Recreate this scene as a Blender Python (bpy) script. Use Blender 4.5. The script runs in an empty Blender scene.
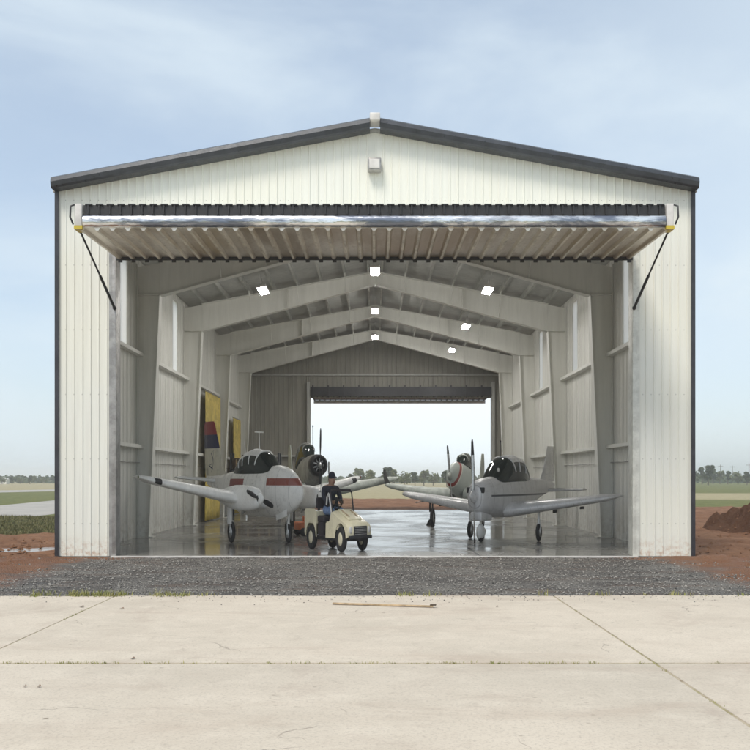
import bpy, bmesh, math, random
from mathutils import Vector, Matrix, noise
random.seed(7)
scene = bpy.context.scene
COL = scene.collection
R = math.radians

# ------------------------------------------------------------------ helpers
class MB:
    """collects shapes for ONE mesh object"""
    def __init__(s): s.v=[]; s.f=[]; s.mi=[]; s.sm=[]
    def add(s, vs, fs, mi=0, smooth=False, M=None):
        o=len(s.v)
        if M is not None: vs=[tuple(M@Vector(v)) for v in vs]
        s.v+= [tuple(v) for v in vs]
        for f in fs: s.f.append(tuple(i+o for i in f)); s.mi.append(mi); s.sm.append(smooth)
    def box(s,x0,x1,y0,y1,z0,z1,mi=0,M=None):
        vs=[(x0,y0,z0),(x1,y0,z0),(x1,y1,z0),(x0,y1,z0),(x0,y0,z1),(x1,y0,z1),(x1,y1,z1),(x0,y1,z1)]
        s.add(vs,[(0,3,2,1),(4,5,6,7),(0,1,5,4),(1,2,6,5),(2,3,7,6),(3,0,4,7)],mi,False,M)
    def bbox(s,x0,x1,y0,y1,z0,z1,b=.02,mi=0,M=None):
        """box with chamfered edges"""
        bm=bmesh.new(); bmesh.ops.create_cube(bm,size=1)
        for v in bm.verts:
            v.co=Vector(((x0+x1)/2+v.co.x*(x1-x0),(y0+y1)/2+v.co.y*(y1-y0),(z0+z1)/2+v.co.z*(z1-z0)))
        bmesh.ops.bevel(bm,geom=list(bm.edges)+list(bm.verts),offset=b,segments=2,profile=.6,affect='EDGES')
        bm.verts.index_update()
        s.add([v.co[:] for v in bm.verts],[[v.index for v in f.verts] for f in bm.faces],mi,True,M); bm.free()
    def prism(s,pts,a0,a1,axis='y',mi=0,M=None,smooth=False):
        """polygon pts extruded along axis from a0 to a1"""
        n=len(pts)
        def P(p,a):
            return (p[0],a,p[1]) if axis=='y' else ((a,p[0],p[1]) if axis=='x' else (p[0],p[1],a))
        vs=[P(p,a0) for p in pts]+[P(p,a1) for p in pts]
        fs=[tuple(range(n)),tuple(range(2*n-1,n-1,-1))]
        s.add(vs,fs,mi,False,M)
        s.add(vs,[(i,i+n,(i+1)%n+n,(i+1)%n) for i in range(n)],mi,smooth,M)
    def tube(s,pts,rad,seg=8,mi=0,caps=True,M=None,flat=1.0):
        pts=[Vector(p) for p in pts]; n=len(pts)
        rads=rad if isinstance(rad,(list,tuple)) else [rad]*n
        vs=[];prev=None
        for i,p in enumerate(pts):
            t=(pts[min(i+1,n-1)]-pts[max(i-1,0)]).normalized()
            if prev is None:
                up=Vector((0,0,1)) if abs(t.z)<.9 else Vector((1,0,0))
                a=t.cross(up).normalized()
            else:
                a=(prev-t*prev.dot(t)).normalized()
            prev=a; b=t.cross(a)
            for k in range(seg):
                th=2*math.pi*k/seg
                vs.append(tuple(p+a*math.cos(th)*rads[i]+b*math.sin(th)*rads[i]*flat))
        fs=[]
        for i in range(n-1):
            for k in range(seg):
                k2=(k+1)%seg
                fs.append((i*seg+k,i*seg+k2,(i+1)*seg+k2,(i+1)*seg+k))
        s.add(vs,fs,mi,True,M)
        if caps: s.add(vs,[tuple(range(seg))[::-1],tuple(range((n-1)*seg,n*seg))],mi,False,M)
    def loft(s,rings,mi=0,caps=True,smooth=True,M=None,closed=True):
        k=len(rings[0]); vs=[p for r in rings for p in r]; fs=[]
        for i in range(len(rings)-1):
            for j in range(k if closed else k-1):
                j2=(j+1)%k
                fs.append((i*k+j,i*k+j2,(i+1)*k+j2,(i+1)*k+j))
        s.add(vs,fs,mi,smooth,M)
        if caps: s.add(vs,[tuple(range(k))[::-1],tuple(range((len(rings)-1)*k,len(rings)*k))],mi,False,M)
    def sphere(s,c,r,mi=0,seg=12,rings=8,M=None):
        rx,ry,rz=r if isinstance(r,(list,tuple)) else (r,r,r)
        rr=[]
        for i in range(1,rings):
            ph=math.pi*i/rings
            rr.append([(c[0]+rx*math.sin(ph)*math.cos(2*math.pi*k/seg),c[1]+ry*math.sin(ph)*math.sin(2*math.pi*k/seg),c[2]-rz*math.cos(ph)) for k in range(seg)])
        s.loft(rr,mi,True,True,M)
    def lathe(s,prof,c,axis='y',seg=20,mi=0,M=None):
        """prof = [(offset along axis, radius)]"""
        rr=[]
        for a,r in prof:
            ring=[]
            for k in range(seg):
                th=2*math.pi*k/seg; u,w=r*math.cos(th),r*math.sin(th)
                if axis=='y': ring.append((c[0]+u,c[1]+a,c[2]+w))
                elif axis=='x': ring.append((c[0]+a,c[1]+u,c[2]+w))
                else: ring.append((c[0]+u,c[1]+w,c[2]+a))
            rr.append(ring)
        s.loft(rr,mi,True,True,M)
    def mesh(s,name,mats):
        me=bpy.data.meshes.new(name); me.from_pydata(s.v,[],s.f)
        for m in mats: me.materials.append(m)
        me.polygons.foreach_set('material_index',s.mi)
        me.polygons.foreach_set('use_smooth',s.sm)
        me.update()
        bm=bmesh.new(); bm.from_mesh(me); bmesh.ops.recalc_face_normals(bm,faces=bm.faces); bm.to_mesh(me); bm.free()
        return me
    def build(s,name,mats,parent=None,loc=None):
        if not isinstance(mats,(list,tuple)): mats=[mats]
        o=bpy.data.objects.new(name,s.mesh(name,mats)); COL.objects.link(o)
        if parent is not None: o.parent=parent
        if loc: o.location=loc
        return o

def tag(o,label=None,cat=None,group=None,kind=None):
    if label: o['label']=label
    if cat: o['category']=cat
    if group: o['group']=group
    if kind: o['kind']=kind
    return o
def empty(name,loc=(0,0,0),rz=0,scale=None):
    o=bpy.data.objects.new(name,None); COL.objects.link(o); o.location=loc; o.rotation_euler=(0,0,rz)
    o.empty_display_size=.3
    if scale: o.scale=scale
    return o
def copy_tree(o,parent=None):
    kids=[c for c in COL.objects if c.parent==o]
    c=o.copy(); COL.objects.link(c); c.parent=parent
    for k in kids: copy_tree(k,c)
    return c

# ------------------------------------------------------------------ materials
class N:
    def __init__(s,name):
        s.m=bpy.data.materials.new(name); s.m.use_nodes=True; s.t=s.m.node_tree
        s.b=s.t.nodes['Principled BSDF']; s.out=s.t.nodes['Material Output']
    def n(s,typ,**k):
        x=s.t.nodes.new(typ)
        for a,v in k.items(): setattr(x,a,v)
        return x
    def l(s,a,b): s.t.links.new(a,b)
    def val(s,sock,v):
        if hasattr(v,'is_output') or isinstance(v,bpy.types.NodeSocket): s.l(v,sock)
        else: sock.default_value=v
    def coord(s,kind='Object'): return s.n('ShaderNodeTexCoord').outputs[kind]
    def pos(s): return s.n('ShaderNodeNewGeometry').outputs['Position']
    def xyz(s,v):
        x=s.n('ShaderNodeSeparateXYZ'); s.l(v,x.inputs[0]); return x.outputs
    def mapv(s,v,scale=(1,1,1),loc=(0,0,0)):
        x=s.n('ShaderNodeMapping'); s.l(v,x.inputs[0]); x.inputs['Scale'].default_value=scale; x.inputs['Location'].default_value=loc; return x.outputs[0]
    def noise(s,v,scale=5,det=4,rough=.55,dist=0):
        x=s.n('ShaderNodeTexNoise'); s.l(v,x.inputs['Vector']); x.inputs['Scale'].default_value=scale
        x.inputs['Detail'].default_value=det; x.inputs['Roughness'].default_value=rough; x.inputs['Distortion'].default_value=dist
        return x.outputs['Fac']
    def voro(s,v,scale=5,out='Distance',feature='F1'):
        x=s.n('ShaderNodeTexVoronoi',feature=feature); s.l(v,x.inputs['Vector']); x.inputs['Scale'].default_value=scale
        return x.outputs[out]
    def math(s,op,a,b=0,c=None,clamp=False):
        x=s.n('ShaderNodeMath',operation=op,use_clamp=clamp); s.val(x.inputs[0],a); s.val(x.inputs[1],b)
        if c is not None: s.val(x.inputs[2],c)
        return x.outputs[0]
    def rng(s,v,a,b,c=0,d=1,smooth=True):
        x=s.n('ShaderNodeMapRange'); x.interpolation_type='SMOOTHSTEP' if smooth else 'LINEAR'
        s.l(v,x.inputs[0])
        for i,q in zip((1,2,3,4),(a,b,c,d)): s.val(x.inputs[i],q)
        return x.outputs[0]
    def mix(s,f,a,b,mode='MIX'):
        x=s.n('ShaderNodeMix',data_type='RGBA',blend_type=mode); s.val(x.inputs[0],f)
        for sock,q in ((x.inputs[6],a),(x.inputs[7],b)):
            if isinstance(q,(tuple,list)): sock.default_value=(*q[:3],1)
            else: s.l(q,sock)
        return x.outputs[2]
    def ramp(s,f,stops):
        x=s.n('ShaderNodeValToRGB'); s.l(f,x.inputs[0]); e=x.color_ramp.elements
        while len(e)<len(stops): e.new(.5)
        for q,(p,c) in zip(e,stops): q.position=p; q.color=(*c,1)
        return x.outputs[0]
    def bump(s,h,strength=.3,dist=.02,normal=None):
        x=s.n('ShaderNodeBump'); s.l(h,x.inputs['Height']); x.inputs['Strength'].default_value=strength; x.inputs['Distance'].default_value=dist
        if normal is not None: s.l(normal,x.inputs['Normal'])
        s.l(x.outputs[0],s.b.inputs['Normal']); return x.outputs[0]
    def set(s,col=None,rough=None,metal=None,spec=None):
        for k,v in (('Base Color',col),('Roughness',rough),('Metallic',metal),('Specular IOR Level',spec)):
            if v is None: continue
            if isinstance(v,(tuple,list)): s.b.inputs[k].default_value=(*v[:3],1)
            elif isinstance(v,(int,float)): s.b.inputs[k].default_value=v
            else: s.l(v,s.b.inputs[k])
        return s.m

def plain(name,col,rough=.5,metal=0,var=.12,scale=3,dirt=.0,bump=0,coord='Object'):
    """paint/metal/rubber with a little wear"""
    k=N(name); c=k.coord(coord)
    f=k.noise(c,scale,5,.6); f2=k.noise(c,scale*6,3,.6)
    a=tuple(x*(1-var) for x in col); b=tuple(min(1,x*(1+var)) for x in col)
    base=k.mix(k.rng(f,.35,.65),a,b)
    if dirt: base=k.mix(k.math('MULTIPLY',k.rng(f2,.5,.75),dirt),base,(.12,.09,.06))
    k.set(base,k.rng(f2,.3,.7,max(.03,rough-.08),min(1,rough+.1)),metal)
    if bump: k.bump(f2,bump,.01)
    return k.m

def banded(name,base,bands,rough=.3,metal=0,extra=None,axis=2,bg_var=.06):
    """paint with stripes; bands=[(lo,hi,colour)] along a local axis; extra=[(axis,lo,hi,axis2,lo2,hi2,colour)]"""
    k=N(name); c=k.coord('Object'); xyz=k.xyz(c)
    f=k.noise(c,4,5,.6); col=k.mix(k.rng(f,.3,.7),tuple(v*(1-bg_var) for v in base),tuple(min(1,v*(1+bg_var)) for v in base))
    def inr(v,a,b):
        return k.math('MULTIPLY',k.math('GREATER_THAN',v,a),k.math('LESS_THAN',v,b))
    for lo,hi,cc in bands: col=k.mix(inr(xyz[axis],lo,hi),col,cc)
    for a1,l1,h1,a2,l2,h2,cc in (extra or []):
        col=k.mix(k.math('MULTIPLY',inr(xyz[a1],l1,h1),inr(xyz[a2],l2,h2)),col,cc)
    # panel seams
    seam=k.math('LESS_THAN',k.math('ABSOLUTE',k.math('SUBTRACT',k.math('FRACT',k.math('MULTIPLY',xyz[0],1.4)),.5)),.012)
    col=k.mix(k.math('MULTIPLY',seam,.45),col,(.12,.12,.12))
    grime=k.rng(k.noise(k.mapv(c,(1,4,4)),3,6,.65),.52,.8,0,.35)
    col=k.mix(grime,col,(.16,.13,.10))
    return k.set(col,k.rng(f,.3,.7,rough,rough+.15),metal)

M={}
# cream painted steel cladding, faint streaks and mud splash at the foot
def mk_clad():
    k=N('cream_cladding'); c=k.coord(); z=k.xyz(c)[2]
    st=k.noise(k.mapv(c,(5,5,.25)),2,5,.6); big=k.noise(c,.5,3,.5)
    col=k.mix(k.rng(st,.35,.7),(.785,.79,.73),(.73,.73,.675))
    col=k.mix(k.rng(big,.35,.7,0,.35),col,(.80,.78,.66))
    spl=k.math('MULTIPLY',k.rng(z,.55,0.0),k.rng(k.noise(c,9,5,.7),.42,.7,0,.7))
    col=k.mix(spl,col,(.42,.22,.11)); xx=k.xyz(c)
    dx_=k.math('MULTIPLY',k.math('ABSOLUTE',k.math('SUBTRACT',k.math('FRACT',k.math('DIVIDE',xx[0],.185)),.5)),.185)
    dz_=k.math('MULTIPLY',k.math('ABSOLUTE',k.math('SUBTRACT',k.math('FRACT',k.math('DIVIDE',xx[2],1.45)),.5)),1.45)
    scr=k.math('MULTIPLY',k.math('LESS_THAN',dx_,.009),k.math('LESS_THAN',dz_,.010)); col=k.mix(k.math('MULTIPLY',scr,.7),col,(.25,.24,.22))
    k.bump(k.noise(k.mapv(c,(1,1,.4)),3,2),.12,.02)
    return k.set(col,.42,0)
M['clad']=mk_clad()
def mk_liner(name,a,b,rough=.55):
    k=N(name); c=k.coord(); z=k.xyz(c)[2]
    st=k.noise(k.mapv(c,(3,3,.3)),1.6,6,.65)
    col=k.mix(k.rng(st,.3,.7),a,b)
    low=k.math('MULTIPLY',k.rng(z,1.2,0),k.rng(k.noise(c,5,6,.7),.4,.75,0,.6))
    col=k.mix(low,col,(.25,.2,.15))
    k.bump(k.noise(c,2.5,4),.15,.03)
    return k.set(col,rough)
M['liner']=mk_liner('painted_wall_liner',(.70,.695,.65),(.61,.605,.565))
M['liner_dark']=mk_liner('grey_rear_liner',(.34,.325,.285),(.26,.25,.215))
M['steel']=mk_liner('pale_painted_steel',(.74,.735,.69),(.66,.655,.61),.5)
M['deck']=mk_liner('roof_deck_lining',(.50,.50,.475),(.41,.41,.39),.7)
M['purlin']=plain('grey_purlin_steel',(.36,.36,.33),.5,.2)
M['bronze']=plain('dark_bronze_trim',(.035,.035,.042),.38,.1,.2)
M['rake']=plain('charcoal_rake_metal',(.045,.05,.06),.35,.3,.2)
M['cap']=plain('pale_metal_cap',(.62,.60,.58),.45)
M['jamb']=plain('galvanised_jamb',(.36,.35,.34),.42,.55,.2,4,.2)
M['jamb_light']=plain('pale_jamb_trim',(.62,.62,.57),.42,.1,.12,4,.2)
M['blk']=plain('black_rubber_metal',(.018,.018,.02),.5)
M['yellowtag']=plain('yellow_bracket',(.55,.42,.04),.5)
def mk_door():
    k=N('galvanised_door_sheet'); c=k.coord()
    f=k.noise(k.mapv(c,(1,.25,1)),1.1,5,.6); g=k.noise(c,14,4,.6)
    col=k.mix(k.rng(f,.35,.65),(.50,.41,.30),(.86,.82,.74)); col=k.mix(k.rng(g,.5,.8,0,.4),col,(.25,.20,.15))
    k.bump(g,.1,.01)
    return k.set(col,k.rng(f,.3,.7,.28,.42),.6)
M['door']=mk_door()
M['ribcrown']=plain('pale_rib_crown',(.74,.70,.60),.4,.3,.18,1.5,.3)  # paler colour for the downward rib faces of the door
def mk_silver():
    k=N('bright_galvanised_rail'); c=k.coord()
    f=k.noise(k.mapv(c,(.7,1,3)),1.3,5,.65,.4)
    col=k.mix(k.rng(f,.38,.6),(.20,.22,.27),(.90,.90,.90))  # cloudy reflections painted into the colour as light and dark bands
    k.bump(k.noise(k.mapv(c,(1,2,4)),2,3),.35,.05)
    return k.set(col,k.rng(f,.3,.7,.32,.16),.95)
M['silver']=mk_silver()
def mk_floor():
    k=N('sealed_wet_floor'); c=k.coord()
    f=k.noise(c,.35,6,.65,.5); g=k.noise(c,6,6,.7); s=k.voro(c,.9)
    col=k.mix(k.rng(f,.35,.65),(.25,.245,.23),(.15,.145,.14)); col=k.mix(k.rng(g,.55,.8,0,.5),col,(.30,.28,.25))
    wet=k.rng(f,.38,.62,.30,.07)
    jx=k.xyz(c)
    def joint(v,p): return k.math('LESS_THAN',k.math('ABSOLUTE',k.math('SUBTRACT',k.math('FRACT',k.math('DIVIDE',v,p)),.5)),.004)
    jj=k.math('MAXIMUM',joint(jx[0],4.7),joint(jx[1],6.4))
    col=k.mix(jj,col,(.03,.03,.03))
    k.bump(k.noise(k.mapv(c,(1,1,1)),1.3,4,.55),.10,.03)
    k.set(col,wet,0,.42)
    return k.m
M['floor']=mk_floor()
def mk_conc():
    k=N('pale_weathered_concrete'); c=k.coord()
    a=k.noise(c,.35,6,.6,.3); b=k.noise(c,2.2,6,.7); d=k.noise(c,40,4,.7); e=k.noise(k.mapv(c,(1,1,1),(9,4,0)),.9,7,.72,.8)
    col=k.mix(k.rng(a,.32,.68),(.585,.515,.425),(.51,.45,.37))
    col=k.mix(k.rng(b,.42,.72,0,.6),col,(.64,.57,.475))
    st=k.noise(k.mapv(c,(.25,1.1,1),(2,7,0)),1.1,7,.7,.6); col=k.mix(k.rng(st,.50,.72,0,.5),col,(.42,.335,.265)); st2=k.noise(k.mapv(c,(1,1,1),(5,1,0)),3.5,6,.75,.4); col=k.mix(k.rng(st2,.54,.74,0,.45),col,(.33,.28,.23)); sp2=k.rng(k.voro(c,5.5),.05,.14,1,0); col=k.mix(k.math('MULTIPLY',sp2,k.rng(k.noise(c,.9,3),.48,.6,0,.45)),col,(.22,.18,.14))
    col=k.mix(k.rng(e,.52,.74,0,.6),col,(.40,.325,.265))
    col=k.mix(k.rng(d,.48,.7,0,.5),col,(.33,.29,.245)); ag=k.noise(c,14,6,.8); col=k.mix(k.rng(ag,.54,.7,0,.45),col,(.34,.285,.235))
    sp=k.rng(k.voro(c,1.7),.03,.055,1,0); sp=k.math('MULTIPLY',sp,k.rng(k.noise(c,1.1,2),.5,.6))
    col=k.mix(k.math('MULTIPLY',sp,.7),col,(.12,.09,.06))
    # hairline cracks
    dv=k.n('ShaderNodeVectorMath',operation='ADD'); nn=k.n('ShaderNodeTexNoise'); k.l(c,nn.inputs['Vector']); nn.inputs['Scale'].default_value=1.3; nn.inputs['Detail'].default_value=6; k.l(c,dv.inputs[0]); k.l(nn.outputs['Color'],dv.inputs[1]); cr=k.voro(k.mapv(dv.outputs[0],(.3,.3,.3)),1.0,'Distance','DISTANCE_TO_EDGE')
    cr=k.math('MULTIPLY',k.rng(cr,.0,.0035,1,0),k.rng(k.noise(c,.8,2),.56,.62))
    col=k.mix(k.math('MULTIPLY',cr,.6),col,(.15,.12,.10))
    k.bump(k.math('ADD',d,k.math('MULTIPLY',b,1.5)),.35,.006)
    return k.set(col,.82,0,.3)
M['conc']=mk_conc()
def mk_joint():
    k=N('weedy_joint_fill'); c=k.coord()
    f=k.noise(c,1.6,6,.75); g=k.noise(c,9,5,.7)
    col=k.mix(k.rng(f,.45,.6),(.42,.36,.27),(.31,.28,.15)); col=k.mix(k.rng(g,.5,.7,0,.8),col,(.17,.12,.07))
    k.bump(g,.6,.02); return k.set(col,.95,0,.1)
M['joint']=mk_joint()
def soil_col(k,c):
    a=k.noise(c,.45,6,.65,.4); b=k.noise(c,3,6,.7); d=k.noise(c,18,5,.7)
    col=k.mix(k.rng(a,.3,.7),(.18,.085,.045),(.275,.15,.088))
    col=k.mix(k.rng(b,.45,.75,0,.8),col,(.115,.058,.035))
    col=k.mix(k.rng(d,.5,.8,0,.5),col,(.36,.24,.16))
    return col,d,b
def mk_soil():
    k=N('red_clay_soil'); c=k.pos(); col,d,b=soil_col(k,c)
    k.bump(k.math('ADD',d,b),.8,.08); return k.set(col,.92,0,.15)
M['soil']=mk_soil()
def mk_gravel():
    k=N('dark_gravel_and_soil'); c=k.pos(); xyz=k.xyz(c)
    sc,d,b=soil_col(k,c)
    v=k.n('ShaderNodeTexVoronoi'); k.l(c,v.inputs['Vector']); v.inputs['Scale'].default_value=42
    vc=k.xyz(v.outputs['Color'])
    g=k.mix(k.rng(vc[0],0,1,0,1,False),(.085,.080,.076),(.31,.295,.27))
    g=k.mix(k.math('GREATER_THAN',vc[1],.95),g,(.34,.32,.29))
    big=k.noise(c,.55,5,.65,.4)
    g=k.mix(k.rng(big,.40,.62,0,.85),g,(.095,.085,.078)); g=k.mix(k.rng(k.noise(k.mapv(c,(.45,1.2,1),(3,1,0)),1.4,5,.6),.50,.62,0,.7),g,(.26,.245,.22))
    g=k.mix(k.rng(k.noise(k.mapv(c,(.5,1.8,1)),1.1,5,.65),.50,.66,0,.6),g,(.15,.10,.075))
    ax=k.math('ABSOLUTE',xyz[0])
    edge=k.math('ADD',ax,k.math('MULTIPLY',k.math('SUBTRACT',k.noise(c,.9,5,.65),.5),2.0))
    m1=k.rng(edge,5.9,6.7)
    # red clay washed along the wall foot beside the opening
    wf=k.math('ADD',k.math('MULTIPLY',xyz[1],-1),k.math('MULTIPLY',k.math('SUBTRACT',k.noise(c,1.6,5,.7),.5),1.8))
    m2=k.math('MULTIPLY',k.rng(wf,.35,1.0,1,0),k.rng(edge,4.9,5.9))
    m=k.math('MAXIMUM',m1,m2)
    far=k.rng(k.math('ADD',xyz[1],k.math('MULTIPLY',k.noise(c,1.2,4,.7),.8)),-6.2,-5.0,0,1) # gravel spills along the slab edge
    m=k.math('MULTIPLY',m,k.math('MAXIMUM',far,k.rng(edge,7.0,9.0)))
    col=k.mix(m,g,k.mix(k.rng(b,.3,.7,0,.5),sc,(.34,.13,.05)))
    h=k.math('ADD',k.math('MULTIPLY',v.outputs['Distance'],-1.2),k.math('MULTIPLY',b,.8))
    k.bump(h,.9,.05)
    return k.set(col,k.rng(big,.4,.7,.9,.55),0,.3)
M['gravel']=mk_gravel()
def mk_stone():
    k=N('loose_stone'); oi=k.noise(k.pos(),23,1)
    return k.set(k.mix(k.rng(oi,.3,.7),(.05,.047,.044),(.34,.32,.29)),.85)
M['stone']=mk_stone()
def mk_ground():
    k=N('prairie_ground'); c=k.pos(); xyz=k.xyz(c)
    y=k.math('ADD',xyz[1],k.math('MULTIPLY',k.math('SUBTRACT',k.noise(k.mapv(c,(.05,.12,1)),1,5,.6),.5),18))
    fine=k.noise(c,1.8,6,.7); mid=k.noise(k.mapv(c,(.25,.6,1)),1,5,.65)
    green=k.mix(k.rng(fine,.3,.7),(.085,.105,.035),(.17,.17,.065))
    green=k.mix(k.rng(mid,.5,.75,0,.6),green,(.23,.19,.09))
    tan=k.mix(k.rng(fine,.3,.7),(.28,.245,.14),(.37,.32,.205))
    tan=k.mix(k.rng(mid,.5,.8,0,.4),tan,(.17,.17,.07))
    # dry strip on the right side, wide dry field behind the hangar, dry far band on the left
    ang=k.math('DIVIDE',xyz[0],k.math('ADD',xyz[1],20))
    centre=k.math('MULTIPLY',k.rng(ang,-.26,-.20),k.rng(ang,.26,.20))
    m=k.math('MULTIPLY',centre,k.rng(y,40,58))
    right=k.math('MULTIPLY',k.rng(ang,.20,.26),k.math('MULTIPLY',k.rng(y,52,60),k.rng(y,84,96,1,0)))
    left=k.math('MULTIPLY',k.rng(ang,-.26,-.2,1,0),k.rng(y,100,112))
    m=k.math('MAXIMUM',m,k.math('MAXIMUM',right,left))
    col=k.mix(m,green,tan)
    k.bump(fine,.6,.1); return k.set(col,.95,0,.1)
M['ground']=mk_ground()
def mk_road():
    k=N('pale_taxiway_concrete'); c=k.pos()
    f=k.noise(c,.4,6,.65); g=k.noise(c,6,4,.6)
    return k.set(k.mix(k.rng(g,.4,.8,0,.4),k.mix(k.rng(f,.3,.7),(.40,.375,.34),(.32,.30,.275)),(.25,.23,.2)),.88)
M['road']=mk_road()
def mk_blade(name,a,b):
    k=N(name); f=k.noise(k.pos(),3,3)
    k.set(k.mix(k.rng(f,.3,.7),a,b),.8,0,.2); return k.m
M['grass']=mk_blade('grass_blades',(.075,.09,.035),(.20,.175,.085))
M['dry']=mk_blade('dry_weed_blades',(.20,.22,.06),(.36,.32,.15))
def mk_leaf(name,a,b):
    k=N(name); c=k.pos(); f=k.noise(c,.9,4,.6); g=k.noise(c,7,2)
    col=k.mix(k.rng(f,.35,.65),a,b); col=k.mix(k.rng(g,.4,.7,0,.5),col,tuple(x*1.5 for x in b))
    return k.set(col,.75,0,.2)
M['leaf']=mk_leaf('dark_leaves',(.035,.055,.025),(.065,.085,.035))
M['leaf2']=mk_leaf('olive_leaves',(.09,.11,.05),(.15,.165,.075))
M['bark']=plain('grey_brown_bark',(.12,.09,.065),.9,0,.3,8,0,.5)
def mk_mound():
    k=N('dark_dug_clay'); c=k.pos(); col,d,b=soil_col(k,c)
    k.bump(k.math('ADD',d,b),1,.12); return k.set(k.mix(.55,col,(.06,.028,.018)),.92,0,.15)  # soil colour mixed towards a darker brown
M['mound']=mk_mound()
M['puddle']=N('puddle_water').set((.26,.19,.14),.2,0,.5)
M['glass']=N('dark_cockpit_glass').set((.012,.02,.018),.06,0,.7)
M['tyre']=plain('black_tyre',(.02,.02,.021),.75,0,.25,9,.15)
M['hub']=plain('cream_wheel_hub',(.62,.57,.42),.4)
M['alum']=plain('bare_aluminium',(.55,.56,.57),.3,.85,.1,5)
M['white']=plain('white_aircraft_paint',(.83,.82,.79),.3,0,.06,3,.1)
M['silverpaint']=plain('silver_grey_aircraft_paint',(.62,.61,.605),.33,.15,.08,3,.15)
M['greenpaint']=plain('grey_green_aircraft_paint',(.44,.47,.43),.4,.05,.15,3,.2)
M['olive']=plain('drab_grey_paint',(.25,.25,.235),.5,.05,.25,3,.3)
M['maroon']=plain('maroon_paint',(.23,.055,.045),.35)
M['navy']=plain('navy_paint',(.02,.025,.07),.35)
M['redp']=plain('red_paint',(.33,.03,.03),.35)
M['orange']=plain('orange_paint',(.55,.14,.04),.5,0,.15,4,.25)
M['beige']=plain('cream_cart_paint',(.72,.655,.47),.33,0,.06,3,.12)
M['seat']=plain('dark_vinyl_seat',(.03,.025,.03),.55)
M['skin']=plain('skin',(.30,.17,.115),.55,0,.05)
M['jacket']=plain('dark_navy_jacket',(.018,.02,.032),.8,0,.25,12)
M['jeans']=plain('faded_blue_jeans',(.17,.25,.42),.85,0,.2,12)
M['shoe']=plain('dark_shoe',(.03,.025,.02),.6)
M['yellow']=plain('yellow_tarpaulin',(.56,.43,.10),.6,0,.18,2,.25,.3)
M['carton']=plain('brown_cartons',(.075,.055,.035),.8,0,.3,5)
M['wood']=plain('weathered_lath',(.42,.31,.19),.85,0,.25,8)
M['leafdebris']=plain('dead_leaf_brown',(.17,.09,.045),.9)
def emit(name,col,s):
    k=N(name); k.set(col,.4); k.b.inputs['Emission Color'].default_value=(*col,1); k.b.inputs['Emission Strength'].default_value=s; return k.m
M['tube']=emit('lit_lamp_lens',(1,.98,.94),84.0)
def mk_translucent():
    k=N('translucent_wall_panel'); tr=k.n('ShaderNodeBsdfTranslucent'); df=k.n('ShaderNodeBsdfDiffuse'); mx=k.n('ShaderNodeMixShader')
    tr.inputs[0].default_value=(1,1,.98,1); df.inputs[0].default_value=(.9,.9,.87,1); mx.inputs[0].default_value=.06
    k.l(tr.outputs[0],mx.inputs[1]); k.l(df.outputs[0],mx.inputs[2]); k.l(mx.outputs[0],k.out.inputs[0]); return k.m
M['transl']=mk_translucent()

# ------------------------------------------------------------------ world, sun, camera
SUN_EL,SUN_AZ=R(56),R(-28)      # sun behind the camera, high, thin cloud
w=bpy.data.worlds.new('World'); scene.world=w; w.use_nodes=True; nt=w.node_tree
bg=nt.nodes['Background']; L=nt.links.new
sky=nt.nodes.new('ShaderNodeTexSky'); sky.sky_type='NISHITA'; sky.sun_disc=False
sun_dir=Vector((math.sin(SUN_AZ)*math.cos(SUN_EL),-math.cos(SUN_AZ)*math.cos(SUN_EL),math.sin(SUN_EL)))
sky.sun_elevation=SUN_EL; sky.sun_rotation=math.atan2(sun_dir.x,sun_dir.y)
sky.air_density=1.0; sky.dust_density=1.6; sky.ozone_density=1.2
tc=nt.nodes.new('ShaderNodeTexCoord')
mp=nt.nodes.new('ShaderNodeMapping'); mp.inputs['Scale'].default_value=(1,1,2.6); mp.inputs['Location'].default_value=(.35,.1,.6)
L(tc.outputs['Generated'],mp.inputs[0])
def wn(scale,det,rough,dist):
    x=nt.nodes.new('ShaderNodeTexNoise'); L(mp.outputs[0],x.inputs['Vector']); x.inputs['Scale'].default_value=scale; x.inputs['Detail'].default_value=det
    x.inputs['Roughness'].default_value=rough; x.inputs['Distortion'].default_value=dist; return x.outputs['Fac']
def wmath(op,a,b,clamp=False):
    x=nt.nodes.new('ShaderNodeMath'); x.operation=op; x.use_clamp=clamp
    for s_,v in zip(x.inputs,(a,b)):
        if isinstance(v,(int,float)): s_.default_value=v
        else: L(v,s_)
    return x.outputs[0]
def wr(v,a,b,c=0,d=1):
    x=nt.nodes.new('ShaderNodeMapRange'); x.interpolation_type='SMOOTHSTEP'; L(v,x.inputs[0])
    for i,q in zip((1,2,3,4),(a,b,c,d)): x.inputs[i].default_value=q
    return x.outputs[0]
sx=nt.nodes.new('ShaderNodeSeparateXYZ'); L(tc.outputs['Generated'],sx.inputs[0])
veil=wr(wn(1.6,7,.55,.35),.38,.70,.42,.95)
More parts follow.
